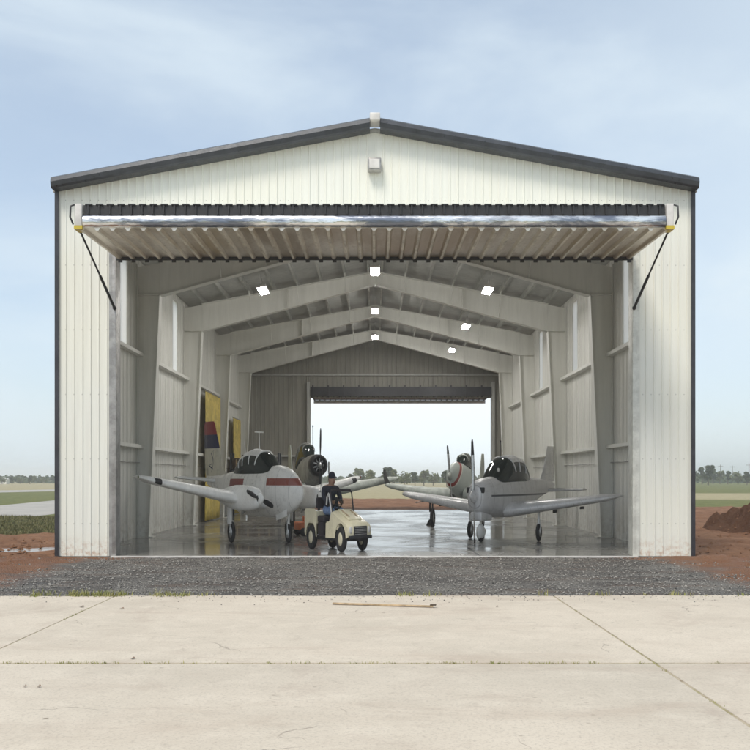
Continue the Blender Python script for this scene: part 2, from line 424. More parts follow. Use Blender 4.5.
# thicker cloud to the upper right, extra sky glow added behind the hangar to whiten the rear opening
right=wr(sx.outputs[0],.05,.5,0,.35)
dotn=nt.nodes.new('ShaderNodeVectorMath'); dotn.operation='DOT_PRODUCT'; L(tc.outputs['Generated'],dotn.inputs[0])
dotn.inputs[1].default_value=Vector((.03,1,.05)).normalized()
rear_glow=wr(wmath('ADD',dotn.outputs['Value'],wmath('MULTIPLY',wmath('SUBTRACT',wn(3,5,.6,.3),.5),.03)),.955,.992)
fac=wmath('MAXIMUM',wmath('ADD',veil,right,True),rear_glow)
mixn=nt.nodes.new('ShaderNodeMix'); mixn.data_type='RGBA'; L(fac,mixn.inputs[0]); L(sky.outputs[0],mixn.inputs[6])
cl=nt.nodes.new('ShaderNodeMix'); cl.data_type='RGBA'; L(rear_glow,cl.inputs[0]); cl.inputs[6].default_value=(4.5,5.15,5.6,1); cl.inputs[7].default_value=(5.9,6.5,6.85,1)
L(cl.outputs[2],mixn.inputs[7]); L(mixn.outputs[2],bg.inputs[0]); bg.inputs[1].default_value=.10
sl=bpy.data.lights.new('sun','SUN'); sl.energy=1.5; sl.angle=R(18); sl.color=(1,.93,.82)
so=bpy.data.objects.new('sun',sl); COL.objects.link(so); so.rotation_euler=(-sun_dir).to_track_quat('-Z','Y').to_euler()
cam=bpy.data.cameras.new('camera'); co=bpy.data.objects.new('camera',cam); COL.objects.link(co); scene.camera=co
co.location=(0,-20,1.75); co.rotation_euler=(R(90),0,0); cam.sensor_width=36; cam.lens=891/750*36; cam.shift_y=(478-375)/750; cam.clip_end=6000; cam.clip_start=.1
scene.view_settings.view_transform='Standard'; scene.view_settings.look='None'; scene.view_settings.gamma=1; scene.view_settings.use_curve_mapping=False
scene.view_settings.exposure=.8
cy=scene.cycles; cy.max_bounces=10; cy.diffuse_bounces=7; cy.glossy_bounces=5; cy.transmission_bounces=6; cy.volume_bounces=1; cy.sample_clamp_indirect=6
try: cy.use_denoising=True
except Exception: pass

# ------------------------------------------------------------------ hangar
WX=7.0; LEN=28.5; OX0,OX1,OZ=-5.80,5.77,6.9
def zr(x): return 9.50-.186*abs(x)       # underside of the roof deck
def ribbed(mb,u0,u1,zb,zt,t,mapf,pitch=.185,rib=.022,mi=0):
    """vertical ribbed sheet from u0..u1; mapf(u,out,z)->xyz; zt a function of u"""
    us=[];u=u0
    while u<u1-1e-6:
        for du,o in ((0,rib),(.018,rib),(.034,0),(pitch-.016,0)):
            if u+du<u1: us.append((u+du,o))
        u+=pitch
    us.append((u1,0))
    if u0<0<u1: us=sorted(us+[(0.0,0)])
    vs=[];fs=[]
    for (u,o) in us:
        z1=zt(u) if callable(zt) else zt
        vs+= [mapf(u,o,zb),mapf(u,o,z1),mapf(u,-t,zb),mapf(u,-t,z1)]
    for i in range(len(us)-1):
        a=i*4;b=a+4
        fs+=[(a,b,b+1,a+1),(a+2,a+3,b+3,b+2),(a+1,b+1,b+3,a+3),(a,a+2,b+2,b)]
    fs+=[(0,1,3,2),(len(vs)-4,len(vs)-2,len(vs)-1,len(vs)-3)]
    mb.add(vs,fs,mi)
hangar=tag(empty('aircraft_hangar'),'large cream ribbed steel hangar with its wide bifold door folded open','hangar')
# front wall: left pier, right pier, gable over the door
fm=lambda u,o,z:(u,-o,z)
mb=MB(); T=.16
ribbed(mb,-7.13,OX0-.12,0.0,zr,T,fm); ribbed(mb,OX1+.12,7.13,0.0,zr,T,fm)
ribbed(mb,OX0-.12+.001,OX1+.12-.001,OZ+.45,zr,T,fm)
front=mb.build('front_wall',M['clad'],hangar)
mb=MB(); mb.box(OX0-.12,OX1+.12,.165,.36,OZ-.05,OZ+.5); mb.box(OX0-.1,OX1+.1,.17,.33,OZ+.5,OZ+.6); mb.build('door_header',M['jamb'],front)
for x0,x1,m in ((OX0-.12,OX0,'jamb'),(OX1,OX1+.12,'jamb_light')):
    mb=MB(); mb.bbox(x0,x1,-.05,.30,0.002,OZ+.44,.008)
    xx=x0 if x0<0 else x1
    mb.box(xx-.035,xx+.035,-.052,-.022,.0,OZ+.4)
    mb.build('door_jamb',M[m],front)
for sx_ in (-1,1):
    mb=MB(); a,b=sorted((sx_*7.13,sx_*7.17)); mb.box(a,b,-.06,.10,0,zr(7.15)); a,b=sorted((sx_*7.085,sx_*7.132)); mb.box(a,b,-.062,-.030,0,zr(7.15)-.002)
    mb.build('corner_trim',M['bronze'],front)
# side walls: ribbed liner inside, ribbed cladding outside, real window slots
wins={-1:[4.45,10.85],1:[4.45,10.85,17.25]}
for s in (-1,1):
    mb=MB(); z0,z1=5.5,7.95; ys=[0.17]
    for wy in wins[s]: ys+=[wy,wy+.72]
    ys.append(LEN)
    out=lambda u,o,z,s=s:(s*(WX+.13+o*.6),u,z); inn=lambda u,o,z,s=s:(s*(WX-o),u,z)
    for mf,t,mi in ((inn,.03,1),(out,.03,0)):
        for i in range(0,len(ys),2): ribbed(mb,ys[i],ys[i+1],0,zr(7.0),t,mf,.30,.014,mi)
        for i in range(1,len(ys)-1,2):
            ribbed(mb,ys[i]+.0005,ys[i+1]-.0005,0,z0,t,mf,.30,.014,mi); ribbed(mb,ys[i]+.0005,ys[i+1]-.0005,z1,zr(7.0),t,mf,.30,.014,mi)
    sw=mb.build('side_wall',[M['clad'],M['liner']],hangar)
    for wy in wins[s]:
        mb=MB(); a,b=sorted((s*(WX+.02),s*(WX+.026))); mb.box(a,b,wy+.002,wy+.718,z0+.002,z1-.002); mb.build('window',M['transl'],sw)
    for zg in (2.62,5.32):
        mb=MB()
        a,b=sorted((s*(WX-.02),s*(WX-.20))); mb.box(a,b,.4,LEN-.1,zg,zg+.014)
        a,b=sorted((s*(WX-.186),s*(WX-.20))); mb.box(a,b,.4,LEN-.1,zg+.015,zg+.10)
        mb.build('girt',M['steel'],sw)
    # gravity drain pipe / conduit on the wall
    mb=MB(); mb.tube([(s*(WX-.06),1.2,.0),(s*(WX-.06),1.2,7.6)],.03,8); mb.tube([(s*(WX-.05),1.2,2.2),(s*(WX-.05),26,2.2)],.014,6); mb.build('conduit',M['jamb'],sw)
# back wall
BX0,BX1,BZ=-3.6,6.40,6.06
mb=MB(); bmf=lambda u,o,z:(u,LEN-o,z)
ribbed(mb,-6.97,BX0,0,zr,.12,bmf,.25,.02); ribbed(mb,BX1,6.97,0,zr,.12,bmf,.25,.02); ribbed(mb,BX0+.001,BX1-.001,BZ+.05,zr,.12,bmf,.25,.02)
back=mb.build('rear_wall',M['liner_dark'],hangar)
mb=MB(); mb.box(-6.95,BX0-.1,LEN-.24,LEN-.025,2.9,3.0); mb.box(-6.95,6.95,LEN-.24,LEN-.025,7.3,7.4); mb.build('girt',M['deck'],back)
for x in (BX0,BX1):
    mb=MB(); mb.box(x-.09,x+.09,LEN-.25,LEN+.15,0,BZ+.9); mb.build('door_post',M['deck'],back)
rd=empty('rear_door'); rd.parent=hangar
mb=MB(); mb.box(BX0+.1,BX1-.1,LEN-.10,LEN+2.4,BZ+.15,BZ+.22)
for i in range(33): mb.box(BX0+.15+i*.3,BX0+.19+i*.3,LEN-.1,LEN+2.4,BZ+.08,BZ+.152)
mb.build('door_panel',M['bronze'],rd)
mb=MB(); mb.box(BX0+.1,BX1-.1,LEN-.30,LEN-.12,BZ+.12,BZ+.62)
for i in range(12): mb.box(BX0+.2+i*.83,BX0+.28+i*.83,LEN-.36,LEN-.302,BZ+.05,BZ+.7)
mb.build('header_beam',M['bronze'],rd)
mb=MB(); mb.tube([(BX0+.1,LEN+2.45,BZ+.05),(BX1-.1,LEN+2.45,BZ+.05)],.10,12); mb.build('bottom_rail',M['cap'],rd)
# roof
mb=MB()
for s in (-1,1):
    vs=[];n=60
    for i in range(n+1):
        y=-.02+(LEN+.3)*i/n
        for x in (0,7.22*s): vs+=[(x,y,zr(x)+.012),(x,y,zr(x)+.10)]
    fs=[]
    for i in range(n):
        a=i*4;b=a+4
        fs+=[(a,b,b+2,a+2),(a+1,a+3,b+3,b+1)]
    fs+=[(0,2,3,1),(n*4,n*4+1,n*4+3,n*4+2)]+[(i*4+2,i*4+6,i*4+7,i*4+3) for i in range(n)]
    mb.add(vs,fs)
roof=mb.build('roof',M['deck'],hangar)
# rake trim: rounded box profile following the gable, with a lighter top lip
for s in (-1,1):
    mb=MB()
    prof=[(-.33,.12),(-.36,.21),(-.34,.30),(-.27,.345),(.02,.37),(.02,.11),(-.03,.085),(-.29,.085)]
    vs=[];xe=7.16
    for x in (0.115,xe):
        for (py,pz) in prof: vs.append((s*x,py+.0,9.44-.186*x+pz-.035))
    n=len(prof)
    mb.add(vs,[(i,(i+1)%n,(i+1)%n+n,i+n) for i in range(n)]+[tuple(range(n)),tuple(range(n,2*n))])
    mb.build('rake_trim',M['rake'],roof)
mb=MB(); mb.bbox(-.115,.115,-.40,.05,9.63,9.80,.02); mb.build('ridge_cap',M['cap'],roof)
# purlins
nx=9
for s in (-1,1):
    for i in range(8):
        x=s*(.22+i*.86); z=zr(x)
        mb=MB(); mb.box(x-.008,x+.008,.2,LEN-.13,z-.19,z-.012); mb.box(x,x+.07*s,.2,LEN-.13,z-.20,z-.186) if s>0 else mb.box(x-.07,x,.2,LEN-.13,z-.20,z-.186)
        mb.build('purlin',M['purlin'],roof)
# rigid frames
def frame(y):
    fr=empty('steel_frame',(0,y,0)); fr.parent=hangar
    kz=lambda x:8.85-.272*abs(x)
    for s in (-1,1):
        mb=MB(); xo=WX-.03; xi_t=6.34; xi_b=6.66
        zt=zr(6.6)-.24
        mb.prism([(s*xo,0),(s*xi_b,0),(s*xi_t,kz(6.34)),(s*xi_t,zr(xi_t)-.22),(s*xo,zr(xo)-.22)],-.01,.01)
        mb.prism([(s*(xi_b+.0),0),(s*(xi_b-.02),0),(s*(xi_t-.02),kz(6.34)+.005),(s*xi_t,kz(6.34)+.005)],-.15,.15)
        mb.prism([(s*xo,0.0),(s*(xo+.02),0),(s*(xo+.02),zt),(s*xo,zt)],-.15,.15)
        mb.box(*sorted((s*6.52,s*(xo-.002))),-.18,.18,.002,.03)
        mb.box(*sorted((s*(xi_t+.002),s*(xo-.002))),-.14,.14,kz(6.34)-.0,kz(6.34)+.018)
        mb.build('column',M['steel'],fr)
    mb=MB(); xs=[-6.335,-4.75,-3.17,-1.58,0,1.58,3.17,4.75,6.335]
    top=lambda x:zr(x)-.215
    mb.prism([(x,kz(x)) for x in xs]+[(x,top(x)) for x in xs[::-1]],-.01,.01)
    for i in range(len(xs)-1):
        a,b=xs[i],xs[i+1]
        mb.prism([(a,kz(a)),(b,kz(b)),(b,kz(b)-.02),(a,kz(a)-.02)],-.15,.15)
        mb.prism([(a,top(a)),(b,top(b)),(b,top(b)+.02),(a,top(a)+.02)],-.15,.15)
    for x in (-3.2,3.2): mb.box(x-.012,x+.012,-.13,.13,kz(x)+.002,top(x)-.002)
    mb.box(-.02,.02,-.16,.16,kz(0)-.06,top(0)-.002)
    # flange braces from purlins down to the rafter foot
    for s in (-1,1):
        for i in range(1,7,2):
            x=s*(.22+i*.86)
            for dy in (-1,1): mb.tube([(x,dy*.12,kz(x)+.02),(x,dy*.75,zr(x)-.19)],.016,5)
    mb.build('rafter',M['steel'],fr)
for y in (6.3,12.7,19.1,25.5): frame(y)
# end frame by the front wall
fe=empty('steel_frame',(0,.52,0)); fe.parent=hangar
for s in (-1,1):
    mb=MB(); mb.box(*sorted((s*6.5,s*6.97)),-.01,.01,0,zr(6.97)-.22); mb.box(*sorted((s*6.48,s*6.5)),-.12,.12,0,zr(6.5)-.3); mb.build('column',M['steel'],fe)
# folded bifold door over the opening
bd=empty('bifold_door'); bd.parent=hangar
YF=-2.62; ZL=6.63
mb=MB(); vs=[];fs=[];x=OX0+.02;xs=[]
while x<OX1-.05:
    xs+=[(x,0),(x+.035,-.055),(x+.085,-.055),(x+.12,0)]; x+=.30
xs=[q for q in xs if q[0]<OX1]+[(OX1,0)]
for (x,o) in xs:
    for y,zb in ((YF,ZL),(-.06,ZL+.07)): vs+=[(x,y,zb+o),(x,y,zb+.09)]
for i in range(len(xs)-1):
    a=i*4;b=a+4
    fs+=[(a,b,b+2,a+2),(a+1,a+3,b+3,b+1),(a,a+1,b+1,b),(a+2,b+2,b+3,a+3)]
fs+=[(0,2,3,1),(len(vs)-4,len(vs)-3,len(vs)-1,len(vs)-2)]
f1=[];f0=[]
for f in fs:
    (f1 if len(f)==4 and sum(1 for q in f if q%2==0 and xs[q//4][1]<0)==4 else f0).append(f)
mb.add(vs,f0); mb.add(vs,f1,1); mb.build('lower_panel',[M['door'],M['ribcrown']],bd)
mb=MB(); mb.box(OX0,OX1,-.055,-.02,ZL+.0,ZL+.13); 
x=OX0+.05
while x<OX1-.1: mb.box(x,x+.09,-.052,-.03,ZL-.05,ZL-.002); x+=.30
mb.build('seal_strip',M['blk'],bd)
mb=MB(); prof=[]
for i in range(9):
    th=math.pi*(i/8)-math.pi/2; prof.append((YF-.02-.07*math.cos(th),ZL+.125+.115*math.sin(th)))
prof+=[(YF+.02,ZL+.24),(YF+.02,ZL+.01)]
mb.prism(prof,OX0+.12,OX1-.12,'x',smooth=True); mb.build('bottom_rail',M['silver'],bd)
mb=MB(); mb.box(OX0+.12,OX1-.12,YF-.02,YF+.06,ZL+.245,ZL+.44)
x=OX0+.16
while x<OX1-.2:
    mb.box(x,x+.14,YF-.055,YF-.022,ZL+.43,ZL+.455); mb.box(x+.04,x+.07,YF-.05,YF-.022,ZL+.25,ZL+.428); x+=.21
mb.build('hinge_edge',M['blk'],bd)
mb=MB(); vs=[];xs=[];x=OX0+.1
while x<OX1-.15: xs+=[(x,0),(x+.03,.03),(x+.08,.03),(x+.11,0)]; x+=.21
for (x,o) in xs:
    for y,z in ((YF+.03,ZL+.45),(-.04,ZL+.62)): vs+=[(x,y,z+o),(x,y,z-.05)]
fs=[]
for i in range(len(xs)-1):
    a=i*4;b=a+4; fs+=[(a,b,b+2,a+2),(a+1,a+3,b+3,b+1),(a,a+1,b+1,b),(a+2,b+2,b+3,a+3)]
fs+=[(0,2,3,1),(len(vs)-4,len(vs)-3,len(vs)-1,len(vs)-2)]
mb.add(vs,fs); mb.build('upper_panel',M['clad'],bd)
for s,xe in ((-1,OX0),(1,OX1)):
    mb=MB(); a,b=sorted((xe+.115*-s*0+s*(-.10),xe+s*.04))
    mb.bbox(a,b,YF-.06,YF+.10,ZL+.02,ZL+.46,.02,0); mb.box(a-.01,b+.01,YF-.07,YF+.2,ZL-.04,ZL+.03,1)
    mb.build('end_bracket',[M['cap'],M['yellowtag']],bd)
    mb=MB(); xs_=xe+s*.08
    p0=Vector((xs_-s*.02,YF+.35,ZL+.02)); p1=Vector((xe+s*.02,-.09,5.55))
    mid=p0.lerp(p1,.55); mb.tube([p0,mid],.020,8); mb.tube([mid,p1],.032,8); mb.sphere(p1,.045); mb.sphere(p0,.035)
    mb.build('door_strut',M['blk'],bd)
    mb=MB(); mb.tube([(xs_,YF-.02,ZL+.06),(xs_+s*.05,YF-.05,ZL+.2),(xs_+s*.05,YF-.02,ZL+.42),(xs_-s*.02,YF+.05,ZL+.47)],.018,6); mb.build('lift_cable',M['blk'],bd)
# lights
def ceiling_light(x,y,z,tilt):
    c=empty('ceiling_light',(x,y,z)); c.rotation_euler=(0,tilt,0)
    mb=MB(); mb.bbox(-.16,.16,-.50,.50,.0,.09,.015); mb.tube([(0,-.4,.08),(0,-.4,.5)],.008,5); mb.tube([(0,.4,.08),(0,.4,.5)],.008,5); mb.build('housing',M['cap'],c)
    mb=MB(); mb.bbox(-.135,.135,-.48,.48,-.035,.002,.012); mb.build('diffuser',M['tube'],c)
    return c
ordn=('nearest','middle','farthest')
for i,y in enumerate((9.6,16.6,23.4)):
    tag(ceiling_light(0,y,8.62,0),f'lit white ceiling light under the roof ridge, {ordn[i]} of the three in the centre row','ceiling light','ceiling lights in the hangar')
    tag(ceiling_light(3.74,y,7.98,R(10.5)),f'lit white ceiling light on the right roof slope, {ordn[i]} of the three in that row','ceiling light','ceiling lights in the hangar')
tag(ceiling_light(-3.72,9.6,7.98,R(-10.5)),'single lit white ceiling light on the left roof slope','ceiling light','ceiling lights in the hangar')
wl=tag(empty('wall_light',(-.01,-.03,8.58)),'square grey floodlight on the cream gable above the door','wall light')
mb=MB(); mb.bbox(-.15,.15,-.20,.0,.0,.29,.03); mb.build('housing',M['jamb'],wl)
mb=MB(); mb.bbox(-.115,.115,-.222,-.198,.045,.245,.008); mb.build('lens',M['cap'],wl)

# ------------------------------------------------------------------ ground
def nz(x,y,s=1,seed=0): return noise.fractal(Vector((x*s,y*s,seed)),1,2,4)
mb=MB(); mb.box(-WX-.1,WX+.1,-.03,LEN+.4,-.25,0); mb.build('hangar_floor',M['floor']); fl=bpy.data.objects['hangar_floor']; tag(fl,kind='structure')
mb=MB(); mb.box(OX0-.1,OX1+.1,-.13,-.032,-.2,.006); tag(mb.build('door_sill',M['cap']),kind='structure')
mb=MB(); n=48
ring=[(-1490,-290,-.14),(1490,-290,-.14),(1490,1490,-.14),(-1490,1490,-.14)]; n=4
mb.add(ring,[tuple(range(n))]); tag(mb.build('ground',M['ground']),kind='structure')
# concrete apron: slabs with open joints
mb=MB(); xj=[2.65+6.5*k for k in range(-9,10)]; yj=[-6.72,-11.57,-16.4,-21.3,-26.2,-31.1]
for i in range(len(xj)-1):
    for j in range(len(yj)-1):
        g=.014; dz=random.uniform(-.006,.004); x0,x1,y1,y0=xj[i]+g,xj[i+1]-g,yj[j]-g,yj[j+1]+g
        if j==0:   # broken, uneven outer edge
            m=26; top=[(x0+(x1-x0)*q/m, y1+.07*nz(x0+(x1-x0)*q/m,3,.8,2)+.025*nz(q+i*31,1,1.3,5)) for q in range(m+1)]
            mb.prism([(x0,y0),(x1,y0)]+top[::-1],-.2,dz,'z')
        else: mb.bbox(x0,x1,y0,y1,-.2,dz,.006)
        
tag(mb.build('concrete_apron',M['conc']),kind='structure')
mb=MB(); mb.box(-56,62,-31,-6.76,-.14,-.008); tag(mb.build('joint_fill',M['joint']),kind='structure')
# gravel strip in front of the hangar
def grid(x0,x1,y0,y1,step,hf):
    nx_=int((x1-x0)/step)+1; ny_=int((y1-y0)/step)+1; vs=[];fs=[]
    for j in range(ny_+1):
        for i in range(nx_+1):
            x=x0+(x1-x0)*i/nx_; y=y0+(y1-y0)*j/ny_; vs.append((x,y,hf(x,y)))
    for j in range(ny_):
        for i in range(nx_):
            a=j*(nx_+1)+i; fs.append((a,a+1,a+nx_+2,a+nx_+1))
    mb=MB(); mb.add(vs,fs,0,True); return mb
def gh(x,y):
    rough=max(0,min(1,(abs(x)-5.8)/1.2)); edge=1 if -6.2<y<-.25 else .15
    return -.022+.012*nz(x,y,1.3)+rough*edge*(.05+.10*nz(x,y,.9,3)+.04*nz(x,y,3,6))*.8-.02*max(0,(-6.3-y))
tag(grid(-16,16,-6.86,.02,.11,gh).build('gravel_strip',M['gravel']),kind='structure')
def soilf(x,y,edge):
    e=edge+.9*nz(x,y,.35,8)
    k=max(-1,min(1,e))
    return -.14+k*.10+(.045*nz(x,y,.8,3)+.03*nz(x,y,2.4,5))*max(0,k)*2.0
PUD=((-9.0,2.3,1.15,.55),(-8.0,3.1,.7,.35),(-10.3,1.4,1.0,.35))
def left_h(x,y):
    h=soilf(x,y,min((9.5-y)*.6,(-7.22-x)*3,3))-(.3 if x>-7.2 else 0)
    for cx,cq,rx,ry in PUD:
        r=math.sqrt(((x-cx)/rx)**2+((y-cq)/ry)**2)+.25*nz(x,y,1.6,4)
        if r<1.5: h=h+(-.075-h)*max(0,min(1,(1.5-r)/.6))
    return h
def right_h(x,y):  return soilf(x,y,min((37-y)*.3,(x-7.22)*3,3))-(.3 if x<7.2 else 0)
def back_h(x,y):   return soilf(x,y,min((60-y)*.3,(y-28.9)*2,3,(13.5-abs(x))*.8))
tag(grid(-40,-7.15,.021,14,.22,left_h).build('bare_soil',M['soil']),kind='structure')
tag(grid(7.15,44,.021,46,.28,right_h).build('bare_soil',M['soil']),kind='structure')
tag(grid(-20,20,28.85,66,.45,back_h).build('bare_soil',M['soil']),kind='structure')
tag(grid(16,60,-6.86,.02,.3,lambda x,y:-.02+.05*nz(x,y,.9,3)).build('bare_soil',M['soil']),kind='structure')
tag(grid(-60,-16,-6.86,.02,.3,lambda x,y:-.02+.05*nz(x,y,.9,3)).build('bare_soil',M['soil']),kind='structure')
# puddles in the clay, left
mb=MB()
for cx,cq,rx,ry in PUD:
    mb.add([(cx+rx*1.1*math.cos(t*.3142),cq+ry*1.1*math.sin(t*.3142),-.055) for t in range(20)],[tuple(range(20))]); mb.v=[(a,b,c-.002*i_/20) for i_,(a,b,c) in enumerate(mb.v)] if False else mb.v
pud=mb.build('puddle',M['puddle']); pud.location.z=.0; tag(pud,kind='structure')
# pale taxiway running away on the left
def gpt(px,py,z=0): d=1.75*891/(py-478); return ((px-375)/891*d,d-20,z)
def strip(name,pts_a,pts_b,z,mat):
    mb=MB(); vs=[];
    for a,b in zip(pts_a,pts_b): vs+=[(a[0],a[1],z),(b[0],b[1],z)]
    mb.add(vs,[(2*i,2*i+1,2*i+3,2*i+2) for i in range(len(pts_a)-1)]); return tag(mb.build(name,mat),kind='structure')
near=[gpt(-160,537),gpt(-60,526),gpt(0,518),gpt(57,511),gpt(140,503)]
farr=[gpt(-160,511),gpt(-60,508),gpt(0,503.5),gpt(57,498.5),gpt(140,494)]
strip('taxiway',near,farr,-.134,M['road'])
strip('far_road',[gpt(-200,493.3),gpt(0,491.5),gpt(57,490.2),gpt(160,488)],[gpt(-200,491),gpt(0,489.6),gpt(57,488.6),gpt(160,487)],-.134,M['road'])
# soil mound on the right
def mh(x,y):
    dx,dy=(x-14.6)/3.7,(y-10)/3.4; r=math.sqrt(dx*dx+dy*dy)+.16*nz(x,y,.55,1)
    return -.2+max(0,1-r)**.85*2.35*(1+.38*nz(x,y,1.1,4))+.16*nz(x,y,3,7)*(r<1.05)
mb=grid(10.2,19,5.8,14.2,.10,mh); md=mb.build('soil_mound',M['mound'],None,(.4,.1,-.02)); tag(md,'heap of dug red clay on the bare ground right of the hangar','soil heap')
# clods
mb=MB()
def rock(mb,x,y,z,r,mi=0):
    rr=[]
    vs=[(0,0,1),(1,0,0),(0,1,0),(-1,0,0),(0,-1,0),(0,0,-.6)]
    q=[(x+v[0]*r*random.uniform(.6,1.3),y+v[1]*r*random.uniform(.6,1.3),z+v[2]*r*random.uniform(.5,.9)) for v in vs]
    mb.add(q,[(0,1,2),(0,2,3),(0,3,4),(0,4,1),(5,2,1),(5,3,2),(5,4,3),(5,1,4)],mi)
for _ in range(900):
    if random.random()<.6: x,y=random.uniform(7.4,13),random.uniform(-5.5,16)
    else: x,y=random.uniform(-13,-7.4),random.uniform(-5.5,6)
    rock(mb,x,y,-.01 if y<0 else -.03,random.choice((.03,.04,.05,.09)))
for _ in range(260):
    x,y=random.uniform(11.4,17),random.uniform(6.5,12); rock(mb,x+.4,y+.1,mh(x,y)-.03,random.uniform(.03,.09))
tag(mb.build('clay_clods',M['soil']),'broken clods of red clay scattered over the bare ground','clods',kind='stuff')
mb=MB()
for _ in range(15000):
    x,y=random.uniform(-8.5,8.5),random.uniform(-6.7,-.2)
    if abs(x)>6.8 and random.random()<.5: continue
    rock(mb,x,y,-.012+.012*nz(x,y,1.3),random.choice((.009,.012,.016,.016,.024)))
for _ in range(500):
    x,y=random.uniform(-8.5,8.5),-6.75-abs(random.gauss(0,.35)); rock(mb,x,y,.004,random.choice((.006,.009,.012)))
tag(mb.build('loose_gravel',M['stone']),'loose grey stones over the gravel strip before the hangar','gravel',kind='stuff')
# grass
def tuft(mb,x,y,z,h,n=7,spread=.06,w=.008):
    for _ in range(n):
        a=random.uniform(0,6.28); bx,by=x+random.uniform(-spread,spread),y+random.uniform(-spread,spread); l=h*random.uniform(.5,1.1); ln=l*random.uniform(.2,.7)
        ca,sa=math.cos(a),math.sin(a); p=(-sa*w,ca*w)
        mb.add([(bx-p[0],by-p[1],z),(bx+p[0],by+p[1],z),(bx+ca*ln*.4+p[0]*.6,by+sa*ln*.4+p[1]*.6,z+l*.6),(bx+ca*ln*.4-p[0]*.6,by+sa*ln*.4-p[1]*.6,z+l*.6),(bx+ca*ln,by+sa*ln,z+l)],[(0,1,2,3),(3,2,4)])
mb=MB()
for cx,sp,n in ((-4.15,.28,60),(-3.0,.25,28),(-4.9,.3,18),(.5,.3,8),(3.2,.5,6),(5.6,.8,10)):
    for _ in range(n): tuft(mb,random.gauss(cx,sp),-6.74+random.gauss(0,.05),-.02,random.uniform(.04,.13))
for _ in range(230):
    x=random.choice((random.gauss(-3.0,.6),random.gauss(1.0,.9),random.gauss(4.2,.7),random.gauss(-.4,1.6))); tuft(mb,x,-11.57+random.gauss(0,.006),-.016,random.uniform(.015,.045),5,.03,.005)
for _ in range(12): tuft(mb,2.65+random.gauss(0,.006),random.uniform(-15,-7),-.016,random.uniform(.015,.045),5,.03,.005)
for _ in range(24): tuft(mb,-3.85+random.gauss(0,.008),random.gauss(-8.6,.3),-.016,random.uniform(.015,.04),4,.012,.004)
tag(mb.build('edge_weeds',M['dry']),'short weeds growing along the slab edge and joints','weeds',kind='stuff')
mb=MB()
for _ in range(9000):
    y=random.uniform(9.5,23); x=random.uniform(-(y+20)*.43,-7.6)
    tuft(mb,x,y,-.13,random.uniform(.04,.15)*(1+.5*nz(x,y,.5)),5,.22,.014)
tag(mb.build('rough_grass',M['grass']),'rough green grass on the open ground beside the hangar','grass',kind='stuff')
# litter on the slab
st=tag(empty('wooden_lath',(.1,-7.82,.006),R(-12)),'thin tan wooden lath lying on the concrete near the gravel edge','lath')
mb=MB(); mb.bbox(-.70,.70,-.02,.02,0,.022,.004); mb.build('strip',M['wood'],st)
mb=MB(); mb.bbox(.66,.74,-.028,.028,.0225,.04,.004); mb.build('end_block',M['carton'],st)
for px,py,s in ((82,607,.035),(122,609,.032),(133,659,.022),(39,687,.018),(25,687,.015),(497,607,.018)):
    x,y,_=gpt(px,py); mb=MB(); mb.add([(-s,-s*.4,.002),(s*.2,-s*.7,.012),(s,0,.004),(s*.3,s*.6,.016),(-s*.7,s*.5,.003)],[(0,1,2,3,4)]); mb.add([(-s,-s*.4,0),(s*.2,-s*.7,0),(s,0,0),(s*.3,s*.6,0),(-s*.7,s*.5,0)],[(0,1,2,3,4)])
    o=mb.build('dead_leaf',M['leafdebris'],None,(x,y,.006)); tag(o,'small curled brown dead leaf lying on the pale concrete','leaf','dead leaves on the concrete')

# ------------------------------------------------------------------ trees
def make_tree(seed,h,wd,leafmat,nl=900):
    rnd=random.Random(seed); t=empty('tree')
    mb=MB(); mb.tube([(0,0,0),(.03*h,0,h*.3),(.0,.02*h,h*.6),(.02*h,0,h*.85)],[h*.035,h*.028,h*.018,h*.006],7)
    cl=[]
    for i in range(9):
        a=rnd.uniform(0,6.28); zz=h*rnd.uniform(.38,.88); rr=wd*rnd.uniform(.25,.75)*(1-.5*abs(zz/h-.55))
        p=(rr*math.cos(a),rr*math.sin(a),zz); cl.append((p,wd*rnd.uniform(.28,.5)))
        mb.tube([(0.01*h,0,zz*.62),(p[0]*.5,p[1]*.5,zz*.85),p],[h*.014,h*.009,h*.004],5)
    cl.append(((0,0,h*.82),wd*.4)); cl.append(((0,0,h*.5),wd*.6))
    mb.build('trunk',M['bark'],t)
    mb=MB()
    for _ in range(nl):
        (c,r)=rnd.choice(cl); d=Vector((rnd.gauss(0,1),rnd.gauss(0,1),rnd.gauss(0,.8))).normalized()*r*rnd.uniform(.4,1.05)
        p=Vector(c)+d; 
        if p.z<h*.12: continue
        s=h*rnd.uniform(.022,.05); q=Matrix.Rotation(rnd.uniform(0,6.28),3,'Z')@Matrix.Rotation(rnd.uniform(0,3.14),3,'X')
        mb.add([tuple(p+q@Vector(v)*s) for v in ((-1,-.6,0),(1,-.7,.2),(1.1,.6,0),(0,1.1,.3),(-1,.6,0))],[(0,1,2,3,4)])
    mb.build('crown',M[leafmat],t)
    return t
protos=[make_tree(1,5.0,1.7,'leaf'),make_tree(2,4.2,1.9,'leaf2'),make_tree(3,5.6,1.3,'leaf'),make_tree(4,3.6,2.1,'leaf2')]
used=set()
def place_tree(k,x,y,s,label,group):
    o=protos[k] if k not in used else copy_tree(protos[k]); used.add(k)
    o.location=(x,y,-.14); o.scale=(s,s,s); o.rotation_euler=(0,0,random.uniform(0,6.28)); tag(o,label,'tree',group)
rt=random.Random(11)
